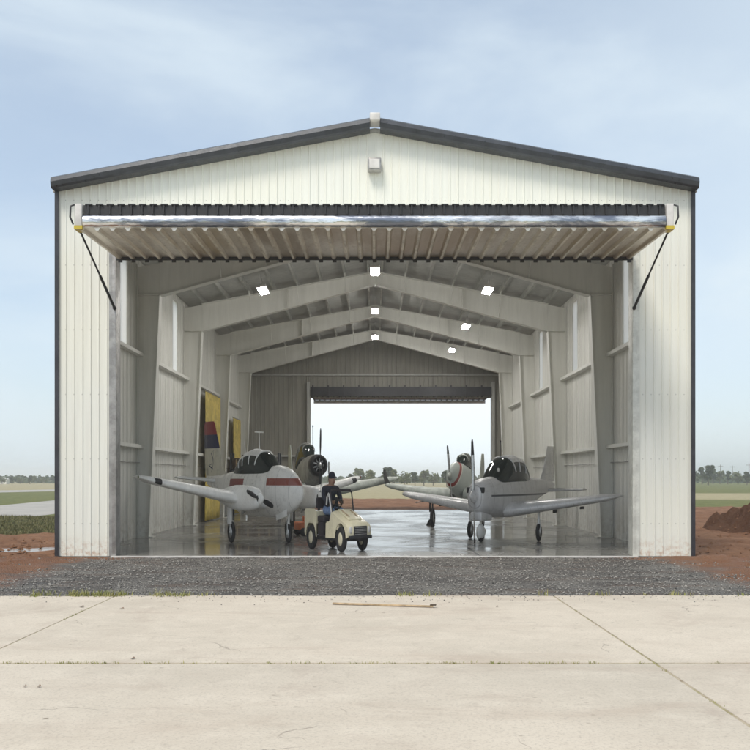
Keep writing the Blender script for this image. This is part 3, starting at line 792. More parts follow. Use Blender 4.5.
# px position, top row, kind: through the rear doorway
for px,ty,k in ((331,473,1),(350,472,0),(360,467,1),(370,469,1),(386,464,0),(394,468,1),(404,471,3),(415,470,0),(424,469,1),(433,472,3),(447,468,0),(458,471,1),(484,471,0)):
    d=205+rt.uniform(-25,30); base=478+1.89*891/d; hh=(base-ty)*d/891*.92; h0=(5.0,4.2,5.6,3.6)[k]
    place_tree(k,(px-375)/891*d,d-20,hh/h0,'small distant tree in the row beyond the open rear doorway','distant trees beyond the rear doorway')
for px,ty,k in ((694,469,0),(702,466,2),(708,464,0),(713,467,0),(720,471,1),(728,470,2),(738,472,3),(747,471,0),(757,470,1)):
    d=250+rt.uniform(-20,30); base=478+1.89*891/d; hh=(base-ty)*d/891; h0=(5.0,4.2,5.6,3.6)[k]
    place_tree(k,(px-375)/891*d,d-20,hh/h0,'dark distant tree at the field edge right of the hangar','distant trees right of the hangar')
for px,ty,k in ((-6,475,1),(3,477,3),(12,476,0),(20,477,3),(30,475,0),(34,476,1),(44,477,3),(53,476.5,0)):
    d=290+rt.uniform(-20,30); base=478+1.89*891/d; hh=(base-ty)*d/891; h0=(5.0,4.2,5.6,3.6)[k]
    place_tree(k,(px-375)/891*d,d-20,hh/h0,'low dark distant tree at the field edge left of the hangar','distant trees left of the hangar')
# far hedge along the horizon
mb=MB()
for _ in range(9000):
    a=random.uniform(-.75,.75); d=random.uniform(330,380); x=math.sin(a)*d; y=math.cos(a)*d-20
    hgt=1.6+1.6*abs(noise.noise(Vector((x*.04,y*.01,0))))+.9*abs(noise.noise(Vector((x*.2,0,3))))
    z=random.uniform(0,hgt); s=random.uniform(.35,.75); q=Matrix.Rotation(random.uniform(0,6.28),3,'Z')@Matrix.Rotation(random.uniform(.6,2.5),3,'X')
    mb.add([tuple(Vector((x,y,z))+q@Vector(v)*s) for v in ((-1,-.6,0),(1,-.7,0),(1.1,.6,0),(0,1.1,0),(-1,.6,0))],[(0,1,2,3,4)])
tag(mb.build('far_woodland',M['leaf']),'low dark line of scrub and trees along the horizon','woodland',kind='stuff')
# utility poles right, small white building left
pole=tag(empty('utility_pole',(0,0,0)),'thin distant utility pole standing among the trees right of the hangar','utility pole','distant utility poles')
mb=MB(); mb.tube([(0,0,0),(0,0,9.5)],[.14,.09],8); mb.build('post',M['bark'],pole); mb=MB(); mb.box(-.9,.9,-.06,.06,8.6,8.75); 
for x in (-.8,0,.8): mb.tube([(x,0,8.75),(x,0,8.95)],.04,6)
mb.build('crossarm',M['bark'],pole)
for i,(px,d) in enumerate(((720.5,330),(732.5,350),(749,300))):
    o=pole if i==0 else copy_tree(pole); o.location=((px-375)/891*d,d-20,-.14); o.scale=(1,1,.72)
hb=tag(empty('white_shed',((-372)/891*280,260,-.14)),'small white shed far off among the trees at the left edge','shed')
mb=MB(); mb.box(-1.5,1.5,-1.2,1.2,0,1.5); mb.build('wall',M['clad'],hb); mb=MB(); mb.prism([(-1.7,1.5),(1.7,1.5),(0,2.1)],-1.3,1.3); mb.build('roof',M['cap'],hb); mb=MB(); mb.box(-.3,.3,-1.24,-1.202,0,1.1); mb.build('door',M['jamb'],hb)

# ------------------------------------------------------------------ aircraft
def ring(x,w,zb,zt,n=2.3,k=24):
    zc,hh=(zb+zt)/2,(zt-zb)/2; r=[]
    for i in range(k):
        th=2*math.pi*i/k; c,s=math.cos(th),math.sin(th)
        r.append((x,w*math.copysign(abs(c)**(2/n),c),zc+hh*math.copysign(abs(s)**(2/n),s)))
    return r
def smooth_secs(secs,m=4):
    out=[]
    for i in range(len(secs)-1):
        p0=secs[max(i-1,0)];p1=secs[i];p2=secs[i+1];p3=secs[min(i+2,len(secs)-1)]
        for j in range(m):
            t=j/m; out.append(tuple(.5*((2*b)+(-a+c)*t+(2*a-5*b+4*c-d)*t*t+(-a+3*b-3*c+d)*t**3) for a,b,c,d in zip(p0,p1,p2,p3)))
            out[-1]=(out[-1][0],max(.01,out[-1][1]),out[-1][2],out[-1][3])
    out.append(secs[-1]); return out
AF=[(0,0),(.02,.35),(.08,.7),(.2,.95),(.35,1),(.55,.82),(.78,.45),(1,.04),(1,-.04),(.78,-.22),(.5,-.45),(.25,-.55),(.08,-.45),(.02,-.25)]
def wing_mesh(mb,st,mi=0,rotax=None):
    """st: (span y, x leading edge, chord, z, thickness)"""
    mb.loft([[(xle-a*ch,y,z+b*th*ch) for a,b in AF] for (y,xle,ch,z,th) in st],mi,True,True)
def fin_mesh(mb,st,mi=0):
    """vertical surface st: (z, x leading edge, chord, thickness)"""
    mb.loft([[(xle-a*ch,b*th*ch,z) for a,b in [(0,0),(.1,.7),(.35,1),(.7,.6),(1,.05),(1,-.05),(.7,-.6),(.35,-1),(.1,-.7)]] for (z,xle,ch,th) in st],mi)
def propeller(parent,x,y,z,r,blades,ang,spin=.16,mats=('blk','alum'),sl=.35,tip=None):
    p=empty('propeller'); p.parent=parent
    mb=MB(); mb.lathe([(-.05,spin),(.0,spin),(sl*.4,spin*.85),(sl*.75,spin*.5),(sl,.02)],(x,y,z),'x',16); mb.build('spinner',M[mats[1]],p)
    for b in range(blades):
        th=ang+2*math.pi*b/blades; rr=[]
        for q,wd,tw in ((.06,.04,1.1),(.2,.055,.9),(.5,.07,.55),(.72,.065,.45),(.73,.065,.44),(.95,.045,.25),(1.0,.018,.25)):
            rad=q*r; u=Vector((0,math.cos(th),math.sin(th))); side=Vector((math.sin(tw),-math.sin(th)*math.cos(tw),math.cos(th)*math.cos(tw)))
            nrm=u.cross(side); c=Vector((x+.02,y,z))+u*rad
            rr.append([tuple(c+side*wd*a+nrm*wd*.13*bb) for a,bb in ((-1,0),(-.4,1),(.5,.8),(1,0),(.5,-.8),(-.4,-1))])
        mb=MB(); mb.loft(rr[:4],0,True); 
        if tip: mb.loft(rr[3:],1,True); 
        else: mb.loft(rr[3:],0,True)
        mb.build('blade',[M[mats[0]],M[tip or mats[0]]],p)
def gear(parent,x,y,ztop,r=.22,wd=.09,lean=0,paint='white',door=True,side=1,fairing=False):
    g=empty('landing_gear'); g.parent=parent
    mb=MB(); mb.tube([(x,y,r),(x,y,r+.25)],.03,8); mb.tube([(x+lean,y,r+.22),(x+lean*1.5,y,ztop)],[.045,.055],8)
    mb.tube([(x,y,r+.15),(x-.12,y,r+.3),(x,y,r+.45)],.016,6); mb.tube([(x,y-wd*1.2,r),(x,y+wd*1.2,r)],.022,6)
    mb.tube([(x,y-wd*.9,r),(x,y-wd*.9,r*2.05),(x,y+wd*.9,r*2.05),(x,y+wd*.9,r)],.02,6)
    mb.build('strut',M[paint],g)
    mb=MB(); mb.lathe([(-wd*.7,r*.55),(-wd*.85,r*.8),(-wd*.6,r*.96),(0,r),(wd*.6,r*.96),(wd*.85,r*.8),(wd*.7,r*.55)],(x,y,r),'y',20); mb.build('tyre',M['tyre'],g)
    mb=MB(); mb.lathe([(-wd*.74,r*.1),(-wd*.78,r*.5),(wd*.78,r*.5),(wd*.74,r*.1)],(x,y,r),'y',14); mb.build('wheel_hub',M['alum'],g)
    if door:
        mb=MB(); yy=y+side*.14; mb.bbox(x-.14,x+.18,yy-.012,yy+.012,r+.18,ztop,.01); mb.build('gear_door',M[paint],g)
    if fairing:
        mb=MB(); mb.loft([ring(x+dx,w_,r+.02-h1,r+.02+h2,2.2,14) for dx,w_,h1,h2 in ((-.42,.02,.0,.06),(-.2,.09,.12,.14),(.05,.12,.14,.2),(.22,.10,.12,.16),(.33,.03,.02,.05))]); mb.build('wheel_fairing',M[paint],g)
def canopy(parent,secs,frames,framemat,topcap=None):
    sm=smooth_secs(secs,4); mb=MB(); mb.loft([ring(x,w_,zb,zt,2.6,24) for x,w_,zb,zt in sm]); gl=mb.build('canopy_glass',M['glass'],parent)
    def at(x):
        for a,b in zip(sm[:-1],sm[1:]):
            lo,hi=min(a[0],b[0]),max(a[0],b[0])
            if lo<=x<=hi:
                t=(x-a[0])/(b[0]-a[0]+1e-9); return [p+(q-p)*t for p,q in zip(a,b)]
        return sm[0]
    for x,lean in frames:
        pts=[]
        for i in range(13):
            xx=x
            for _ in range(4):
                s_=at(xx); p=ring(xx,s_[1]*1.01+.008,s_[2],s_[3]+.008,2.6,24)[i]; xx=x-lean*(p[2]-at(x)[3])
            pts.append((xx,p[1],p[2]))
        mb=MB(); mb.tube(pts,.024,6); mb.build('canopy_frame',M[framemat],parent)
    if topcap:
        x0,x1=topcap; rr=[]
        for i in range(9):
            x=x0+(x1-x0)*i/8; s_=at(x); r=ring(x,s_[1]*1.02+.008,s_[2],s_[3]+.015,2.6,24); rr.append([r[j] for j in range(2,11)])
        mb=MB(); mb.loft(rr,0,False,True,None,False); mb.build('cabin_roof',M[framemat],parent)
HX,VZ=.66,1.22
# --- twin engined, white with maroon stripe, nose to the right
P1mat=banded('white_fuselage_maroon_stripe',(.83,.81,.77),[],.25,0,[(2,1.27,1.43,0,1.15,3.2,(.27,.085,.065)),(2,1.22,1.42,0,-1.9,-.6,(.25,.07,.06)),(2,.98,1.0,0,-4.6,.6,(.02,.02,.03))])
P1fin=banded('cream_fin_navy_red_top',(.60,.57,.47),[(2.15,2.48,(.018,.02,.07)),(2.48,3.2,(.27,.03,.035))],.35)
p1=tag(empty('twin_engine_aeroplane',(-3.17,4.75,0),R(-43),(.56,.56,VZ)),'white twin-engine aeroplane with maroon nose stripe parked at the front left of the hangar','aeroplane')
secs=[(3.12,.02,1.07,1.12),(3.02,.14,.95,1.25),(2.7,.32,.80,1.44),(2.2,.50,.66,1.62),(1.5,.63,.57,1.72),(.7,.68,.55,1.69),(-.6,.68,.56,1.66),(-1.5,.58,.62,1.64),(-2.2,.42,.80,1.58),(-3.1,.26,1.02,1.52),(-3.9,.12,1.18,1.5),(-4.4,.05,1.28,1.48)]
mb=MB(); mb.loft([ring(x,w_,zb,zt,2.2,28) for x,w_,zb,zt in smooth_secs(secs)]); mb.build('fuselage',P1mat,p1)
canopy(p1,[(1.15,.44,1.5,1.68),(.85,.52,1.45,1.84),(.45,.55,1.4,2.03),(-.4,.55,1.4,2.07),(-1.2,.46,1.4,1.92),(-1.8,.30,1.4,1.62)],[(.42,-.75),(-.25,-.1),(-.85,.1),(-1.25,.3)],'white',(.42,-1.7))
for s in (-1,1):
    nm=MB(); wing_mesh(nm,[(s*.45,1.15,2.1,.84,.10),(s*1.9,1.0,1.85,.95,.10),(s*6.3,.45,1.15,1.36,.09),(s*6.8,.3,.85,1.43,.07),(s*7.0,.05,.45,1.46,.05)])
    wg=nm.build('wing',M['white'],p1)
    mb=MB(); wing_mesh(mb,[(s*6.05,.52,.50,1.338,.17),(s*6.35,.47,.48,1.368,.17)]); mb.build('deice_patch',M['blk'],wg)
    mb=MB(); wing_mesh(mb,[(s*3.9,-.62,.42,1.13,.06),(s*6.1,-.44,.34,1.335,.06)]); mb.build('aileron',M['silverpaint'],wg)
    mb=MB(); mb.sphere((.1,s*7.0,1.46),(.05,.03,.025)); mb.build('navigation_light',M['redp'] if s>0 else M['leaf2'],wg)
    na=empty('engine_nacelle'); na.parent=p1
    mb=MB(); mb.loft([ring(x,w_,zb,zt,2.5,20) for x,w_,zb,zt in smooth_secs([(2.2,.20,.86,1.14),(2.0,.28,.78,1.22),(1.4,.32,.72,1.27),(.4,.31,.74,1.28),(-.4,.22,.84,1.2),(-1.0,.10,.95,1.14)],3)]); 
    mb.v=[(a,b+s*1.9,c) for a,b,c in mb.v]; mb.build('cowling',M['white'],na)
    for q in (-1,1):
        mb=MB(); mb.sphere((2.19,s*1.9+q*.12,1.0),(.05,.06,.07)); mb.build('air_intake',M['blk'],na)
    mb=MB(); mb.tube([(1.0,s*1.9+.22,.78),(.6,s*1.9+.24,.66)],.05,8); mb.build('exhaust',M['alum'],na)
    propeller(p1,2.22,s*1.9,.99,.82,2,R(168) if s<0 else R(75),.13,('blk','white'),.26)
    gear(p1,0,s*1.82,.85,.24,.10,0,'white',True,s)
    mb=MB(); wing_mesh(mb,[(s*.05,-3.45,.95,1.36,.08),(s*2.0,-3.85,.62,1.44,.07),(s*2.15,-3.95,.4,1.45,.05)]); mb.build('tailplane',M['white'],p1)
gear(p1,2.06,0,.72,.21,.085,.02,'white',False)
mb=MB(); mb.bbox(1.55,2.35,-.30,-.27,.28,.55,.01,0,Matrix.Rotation(R(-8),4,'Y')); mb.build('nose_gear_door',M['white'],p1)
mb=MB(); fin_mesh(mb,[(1.40,-2.55,1.95,.05),(1.70,-3.0,1.6,.05),(2.72,-3.72,.95,.05),(2.80,-3.82,.75,.04)])
fin=mb.build('tail_fin',P1fin,p1)
# scribbled emblem on the fin
mb=MB()
for s in (-1,1):
    yy=s*.055
    mb.tube([(-3.95,yy,1.58),(-3.75,yy,1.85),(-4.0,yy,2.03),(-3.75,yy,2.1),(-3.9,yy,1.78),(-4.2,yy,1.74),(-3.8,yy,1.64)],.018,5)
mb.build('emblem',M['navy'],fin)
mb=MB(); mb.box(-4.33,-4.30,-.03,.03,1.5,2.68); mb.build('rudder_gap',M['blk'],fin)
mb=MB(); mb.tube([(-.1,0,2.05),(-.14,0,2.48)],.022,6); mb.tube([(-.14,-.28,2.48),(-.14,.28,2.48)],.016,6); mb.build('antenna',M['white'],p1)
mb=MB(); mb.tube([(-1.2,0,1.98),(-1.3,0,2.28)],.015,6); mb.build('antenna',M['white'],p1)
# --- silver-grey single, front right
P2mat=banded('silver_grey_fuselage',(.62,.61,.61),[],.3,.15,[(2,1.02,1.06,0,-4.5,2.0,(.10,.10,.11))])
p2=tag(empty('single_engine_aeroplane',(3.66,5.35,0),R(-126),(HX,HX,VZ)),'silver-grey low-wing aeroplane with dark cockpit parked at the front right of the hangar','aeroplane')
secs=[(2.55,.22,.86,1.22),(2.4,.40,.68,1.34),(1.9,.52,.60,1.42),(1.1,.58,.54,1.47),(.3,.60,.52,1.5),(-.8,.58,.54,1.52),(-2,.42,.72,1.48),(-3.4,.24,.95,1.42),(-4.6,.10,1.1,1.36),(-5.1,.04,1.2,1.32)]
mb=MB(); mb.loft([ring(x,w_,zb,zt,2.4,28) for x,w_,zb,zt in smooth_secs(secs)]); mb.build('fuselage',P2mat,p2)
canopy(p2,[(1.2,.40,1.25,1.48),(.85,.50,1.2,1.66),(.3,.55,1.2,1.90),(-.5,.55,1.2,1.95),(-1.2,.48,1.2,1.86),(-2.1,.26,1.2,1.50)],[(.2,-.75),(-.45,.0),(-1.15,.15)],'silverpaint',(.15,-2.0))
for q in (-1,1):
    mb=MB(); mb.bbox(2.36,2.50,q*.26-.13,q*.26+.13,1.10,1.23,.02); mb.build('cowl_inlet',M['blk'],p2)
mb=MB(); mb.bbox(1.5,2.42,-.26,.26,.48,.68,.05); mb.build('chin_scoop',M['silverpaint'],p2)
for s in (-1,1):
    mb=MB(); wing_mesh(mb,[(s*.45,.90,1.95,.66,.12),(s*1.6,.75,1.7,.74,.11),(s*4.6,.45,1.2,.98,.09),(s*5.05,.35,.9,1.03,.07),(s*5.2,.1,.5,1.05,.05)])
    wg=mb.build('wing',M['silverpaint'],p2)
    mb=MB(); wing_mesh(mb,[(s*2.9,-.72,.36,.85,.06),(s*4.6,-.52,.32,.985,.06)]); mb.build('aileron',M['alum'],wg)
    for yy in (2.2,3.4):
        mb=MB(); mb.bbox(-.6,-.2,s*yy-.015,s*yy+.015,.64 if yy<3 else .74,.80,.01); mb.build('flap_hinge',M['blk'],wg)
    if s<0: mb=MB(); mb.tube([(.3,s*3.9,.86),(.95,s*3.9,.84)],.014,6); mb.build('pitot_tube',M['alum'],wg)
    gear(p2,.0,s*1.65,.72,.20,.085,0,'white',False,s)
    mb=MB(); wing_mesh(mb,[(s*.05,-4.1,.85,1.12,.08),(s*1.75,-4.4,.55,1.14,.07)]); mb.build('tailplane',M['silverpaint'],p2)
gear(p2,2.0,0,.62,.19,.08,.02,'white',False,1,True)
propeller(p2,2.58,0,1.02,1.28,2,R(93),.15,('alum','silverpaint'),.30,'blk')
mb=MB(); fin_mesh(mb,[(1.35,-3.5,1.6,.05),(1.65,-3.9,1.2,.05),(2.25,-4.35,.75,.05)]); mb.build('tail_fin',M['silverpaint'],p2)
mb=MB(); mb.tube([(.3,0,1.92),(.26,0,2.28)],.014,6); mb.sphere((.26,0,2.28),.03); mb.build('antenna',M['blk'],p2)
mb=MB(); mb.sphere((1.0,.28,1.62),.05); mb.build('glass_highlight',M['cap'],p2)  # pale ball standing in for the bright highlight on the cockpit glass
# --- radial engined trainer behind, left
p3=tag(empty('radial_engine_aeroplane',(-2.38,12.3,0),R(-70),(.58,.62,VZ)),'grey aeroplane with a round black radial cowling parked behind the white twin','aeroplane')
secs=[(1.7,.42,1.42,2.12),(1.2,.48,1.25,2.12),(.4,.50,1.1,2.1),(-1,.48,1.0,2.0),(-2.4,.34,.95,1.75),(-4,.18,.92,1.45),(-5,.06,.95,1.25)]
mb=MB(); mb.loft([ring(x,w_,zb,zt,2.2,24) for x,w_,zb,zt in smooth_secs(secs)]); mb.build('fuselage',M['olive'],p3)
mb=MB(); mb.lathe([(.0,.44),(.1,.50),(.55,.50),(.70,.45),(.74,.38),(.62,.34),(.5,.32)],(1.55,0,1.80),'x',24)
mb.v=[(a,b*1.05,1.80+(c-1.80)*.62) for a,b,c in mb.v]; cw=mb.build('engine_cowling',M['blk'],p3)
mb=MB()
for i in range(9):
    th=2*math.pi*i/9; mb.tube([(2.08,.1*math.cos(th),1.80+.08*math.sin(th)),(2.08,.32*math.cos(th),1.80+.19*math.sin(th))],.03,6)
mb.sphere((2.15,0,1.80),(.12,.13,.10)); mb.build('engine_cylinders',M['alum'],cw)
mb=MB(); mb.tube([(2.0,.62,1.9),(2.0,.62,1.55)],.05,6); mb.build('exhaust',M['alum'],cw)
propeller(p3,2.34,0,1.80,1.05,2,R(88),.10,('blk','alum'),.2,'blk')
canopy(p3,[(.2,.24,2.0,2.15),(-.2,.36,2.0,2.42),(-1.2,.38,1.95,2.45),(-2.2,.30,1.8,2.2),(-2.7,.2,1.7,1.9)],[(-.2,0),(-.8,0),(-1.4,0),(-2.0,0)],'olive')
for s in (-1,1):
    mb=MB(); wing_mesh(mb,[(s*.4,1.0,2.1,1.02,.13),(s*2.0,.85,1.85,1.08,.12),(s*5.0,.45,1.2,1.36,.10),(s*5.5,.3,.8,1.42,.07)]); wg=mb.build('wing',M['greenpaint'],p3)
    mb=MB(); wing_mesh(mb,[(s*3.0,-.78,.4,1.15,.06),(s*5.0,-.5,.34,1.37,.06)]); mb.build('aileron',M['olive'],wg)
    gear(p3,.7,s*1.2,1.05,.32,.12,0,'alum',True,s)
    mb=MB(); wing_mesh(mb,[(s*.05,-4.2,.9,1.3,.08),(s*1.7,-4.5,.6,1.3,.07)]); mb.build('tailplane',M['greenpaint'],p3)
mb=MB(); fin_mesh(mb,[(1.3,-3.9,1.4,.05),(2.2,-4.4,.9,.05),(2.5,-4.6,.6,.05)]); mb.build('tail_fin',M['greenpaint'],p3)
mb=MB(); mb.tube([(.05,.2,2.2),(.05,.2,2.95)],.022,6); mb.sphere((.05,.2,2.97),.04); mb.build('antenna',M['blk'],p3)
gear(p3,-4.6,0,1.0,.14,.05,0,'alum',False)
# --- taildragger behind, right
P4mat=banded('pale_green_grey_fuselage',(.50,.54,.52),[],.4,.1)
p4=tag(empty('tailwheel_aeroplane',(3.05,11.6,0),R(-112),(.60,.60,1.14)),'pale grey-green aeroplane with a red and white nose flash behind the silver one','aeroplane')
k=N('red_white_nose'); c=k.xyz(k.coord()); dg=k.math('ADD',k.math('MULTIPLY',c[2],1.0),k.math('MULTIPLY',c[0],.55))
col=k.mix(k.math('GREATER_THAN',dg,2.30),(.50,.54,.52),(.75,.72,.66)); col=k.mix(k.math('GREATER_THAN',dg,2.38),col,(.32,.04,.035)); col=k.mix(k.math('GREATER_THAN',dg,2.55),col,(.46,.50,.47)); M['nose4']=k.set(col,.35)
secs=[(2.2,.14,1.42,1.72),(1.95,.28,1.25,1.88),(1.2,.40,1.05,2.0),(.2,.48,.92,2.0),(-1,.46,.88,1.9),(-2.4,.34,.85,1.7),(-4,.18,.8,1.4),(-5,.05,.85,1.2)]
sm=smooth_secs(secs); mb=MB(); mb.loft([ring(x,w_,zb,zt,2.2,24) for x,w_,zb,zt in sm if x<=.85]); mb.build('fuselage',P4mat,p4)
mb=MB(); mb.loft([ring(x,w_+.012,zb-.012,zt+.012,2.2,24) for x,w_,zb,zt in sm if x>=.6]); mb.build('engine_cowling',M['nose4'],p4)
propeller(p4,2.20,0,1.58,.95,2,R(99),.13,('alum','greenpaint'),.3,'blk')
canopy(p4,[(.1,.22,1.85,2.0),(-.3,.34,1.85,2.25),(-1.0,.35,1.8,2.28),(-1.8,.26,1.7,1.95)],[(-.3,0),(-.9,0),(-1.3,0)],'greenpaint')
for s in (-1,1):
    mb=MB(); wing_mesh(mb,[(s*.4,1.0,2.1,.98,.12),(s*2.0,.85,1.85,1.05,.11),(s*4.3,.45,1.25,1.25,.09),(s*4.7,.3,.9,1.30,.07)]); wg=mb.build('wing',M['greenpaint'],p4)
    mb=MB(); wing_mesh(mb,[(s*4.66,.3,.9,1.30,.07),(s*4.85,.2,.7,1.55,.07),(s*4.95,.0,.45,1.78,.05)]); mb.build('wing_tip',M['blk'],wg)
    gear(p4,.8,s*1.5,1.02,.30,.11,0,'blk',True,s)
    mb=MB(); wing_mesh(mb,[(s*.05,-4.2,.9,1.2,.08),(s*1.6,-4.5,.6,1.2,.07)]); mb.build('tailplane',M['greenpaint'],p4)
mb=MB(); fin_mesh(mb,[(1.2,-3.9,1.4,.05),(2.1,-4.4,.9,.05),(2.35,-4.6,.6,.05)]); mb.build('tail_fin',M['greenpaint'],p4)
gear(p4,-4.6,0,.9,.14,.05,0,'alum',False)

# ------------------------------------------------------------------ utility cart and driver
CH=math.atan2(-.76,.66)
cart=tag(empty('utility_cart',(-.93,1.75,0),CH,(.63,.66,1.16)),'small cream open utility cart being driven in front of the aeroplanes','utility cart')
def arc(cx,cz,r,a0,a1,n=10): return [(cx+r*math.cos(R(a0+(a1-a0)*i/n)),cz+r*math.sin(R(a0+(a1-a0)*i/n))) for i in range(n+1)]
WBX=.92; wr_=.255
frontp=[(.02,.27),(WBX-.34,.27)]+arc(WBX,.255,.33,176,4)+[(WBX+.42,.30),(WBX+.45,.40),(WBX+.42,.50),(WBX+.33,.565),(WBX+.15,.61),(.75,.70),(.42,.80),(.36,.80),(.26,.62),(.04,.57)]
rearp=[(-.56,.27),(-.56,.80),(-.66,.86),(-1.22,.86),(-1.30,.80),(-1.32,.34)]+arc(-WBX,.255,.33,10,170)
rearp=[(-1.32,.34),(-1.32,.80),(-1.24,.86),(-.68,.86),(-.58,.78),(-.56,.27),(-WBX+.33,.27)]+arc(-WBX,.255,.33,4,176)
for nm,pr in (('front_body',frontp),('rear_body',rearp)):
    mb=MB(); mb.prism(pr,-.55,-.53); mb.prism(pr,.53,.55)
    if nm=='front_body':
        top=[(WBX+.42,.30),(WBX+.45,.40),(WBX+.42,.50),(WBX+.33,.565),(WBX+.15,.61),(.75,.70),(.42,.80),(.34,.80)]
        mb.loft([[(x+.07*(1-(y/.545)**2)*(x>1.2),y,z+.05*(1-(y/.545)**2)) for x,z in top] for y in (-.545,-.48,-.36,-.2,0,.2,.36,.48,.545)],0,False,True,None,False)
        mb.box(.05,.8,-.525,.525,.45,.6,0)
    else:
        mb.box(-1.318,-.562,-.528,.528,.55,.80)
        mb.box(-1.32,-1.29,-.528,.528,.30,.80)
    mb.build(nm,M['beige'],cart)
mb=MB(); Mh=Matrix.Translation((.80,0,.735))@Matrix.Rotation(R(15.5),4,'Y'); mb.bbox(-.38,.34,-.30,.30,-.01,.03,.015,0,Mh); bn=mb.build('bonnet',M['beige'],cart)
for q in (-1,1):
    mb=MB(); mb.bbox(-.25,.2,q*.2-.03,q*.2+.03,.031,.042,.003,0,Mh); mb.build('bonnet_strap',M['wood'],bn)
mb=MB(); mb.bbox(WBX+.44,WBX+.525,-.30,.30,.33,.53,.02)
for i in range(5): mb.box(WBX+.523,WBX+.53,-.27,.27,.36+i*.034,.37+i*.034,1)
mb.build('grille',[M['blk'],M['jamb']],cart)
for s in (-1,1):
    mb=MB(); mb.lathe([(0,.075),(.04,.07),(.05,.03)],(WBX+.44,s*.42,.45),'x',14); mb.build('headlight',M['cap'],cart)
mb=MB(); mb.bbox(WBX+.47,WBX+.54,-.52,.52,.27,.34,.015); mb.build('bumper',M['blk'],cart)
mb=MB(); mb.bbox(-1.25,WBX+.3,-.50,.50,.22,.28,.01); mb.build('chassis',M['blk'],cart)
mb=MB(); mb.bbox(-.56,.0,-.48,.48,.282,.31,.005); mb.build('floor_mat',M['seat'],cart)
st_=empty('bench_seat'); st_.parent=cart
mb=MB(); mb.bbox(-.56,-.12,-.50,.50,.58,.72,.04); mb.box(-.54,-.2,-.48,.48,.31,.58); mb.build('cushion',M['seat'],st_)
mb=MB(); mb.bbox(-.66,-.57,-.50,.50,.87,1.10,.03); mb.tube([(-.62,-.42,.84),(-.62,-.42,.9)],.02,6); mb.tube([(-.62,.42,.84),(-.62,.42,.9)],.02,6); mb.build('backrest',M['seat'],st_)
ws=empty('windscreen'); ws.parent=cart
mb=MB(); mb.tube([(.38,-.50,.80),(.26,-.50,1.20),(.24,-.44,1.26),(.24,.44,1.26),(.26,.50,1.20),(.38,.50,.80)],.026,8); mb.build('frame',M['seat'],ws)
mb=MB(); mb.tube([(.36,-.53,.80),(.24,-.53,1.12),(.18,-.53,1.18),(.10,-.53,1.12),(.06,-.53,.95)],.03,8); mb.build('grab_rail',M['cap'],ws)
k=N('clear_screen'); k.set((.9,.95,.93),.05); k.b.inputs['Transmission Weight'].default_value=1; k.b.inputs['IOR'].default_value=1.05; M['screen']=k.m
mb=MB(); mb.prism([(.385,.82),(.265,1.22),(.271,1.22),(.391,.82)],-.47,.47); mb.build('pane',M['screen'],ws)
mb=MB(); c0=Vector((.10,-.02,.95)); ax=Vector((-.6,0,.8)).normalized(); u=Vector((0,1,0)); v=ax.cross(u); rw=.17
mb.tube([c0+u*rw*math.cos(2*math.pi*i/20)+v*rw*math.sin(2*math.pi*i/20) for i in range(21)],.016,6); mb.tube([c0-ax*.0,c0-ax*.28],.018,6)
for a in (0,2.1,4.2): mb.tube([c0,c0+u*rw*math.cos(a)+v*rw*math.sin(a)],.01,5)
mb.build('steering_wheel',M['blk'],cart)
for x in (-WBX,WBX):
    for s in (-1,1):
        w_=empty('wheel'); w_.parent=cart; y=s*.49
        mb=MB(); wd=.09; r=wr_; mb.lathe([(-wd*.7,r*.55),(-wd*.95,r*.8),(-wd*.85,r*.95),(-wd*.5,r),(wd*.5,r),(wd*.85,r*.95),(wd*.95,r*.8),(wd*.7,r*.55)],(x,y,r),'y',24); mb.build('tyre',M['tyre'],w_)
        mb=MB(); mb.lathe([(-wd*.8,.02),(-wd*.92,r*.25),(-wd*.72,r*.54),(wd*.72,r*.54),(wd*.92,r*.25),(wd*.8,.02)],(x,y,r),'y',18); mb.build('rim',M['hub'],w_)

# driver: one skinned body
def skin_body(name,joints,edges,mats,fmat,parent,extra):
    me=bpy.data.meshes.new(name+'_base'); me.from_pydata([j[0] for j in joints],edges,[]); o=bpy.data.objects.new('tmp_body',me); COL.objects.link(o)
    mo=o.modifiers.new('skin','SKIN'); sv=me.skin_vertices[0].data
    for i,j in enumerate(joints): sv[i].radius=(j[1],j[2] if len(j)>2 else j[1]); sv[i].use_root=(i==0)
    ss=o.modifiers.new('sub','SUBSURF'); ss.levels=2; ss.render_levels=2
    dg=bpy.context.evaluated_depsgraph_get(); ev=o.evaluated_get(dg); m2=bpy.data.meshes.new_from_object(ev)
    vs=[v.co[:] for v in m2.vertices]; fs=[tuple(p.vertices) for p in m2.polygons]
    bpy.data.objects.remove(o)
    mb=MB(); mb.v=list(vs)
    for f in fs:
        c=sum((Vector(vs[i]) for i in f),Vector())/len(f); mb.f.append(f); mb.mi.append(fmat(c)); mb.sm.append(True)
    extra(mb)
    return mb.build(name,mats,parent)
pr=tag(empty('person',(0,0,0),CH,(.84,.84,1.16)),'person in a dark jacket and cap and blue jeans driving the cream cart','person')
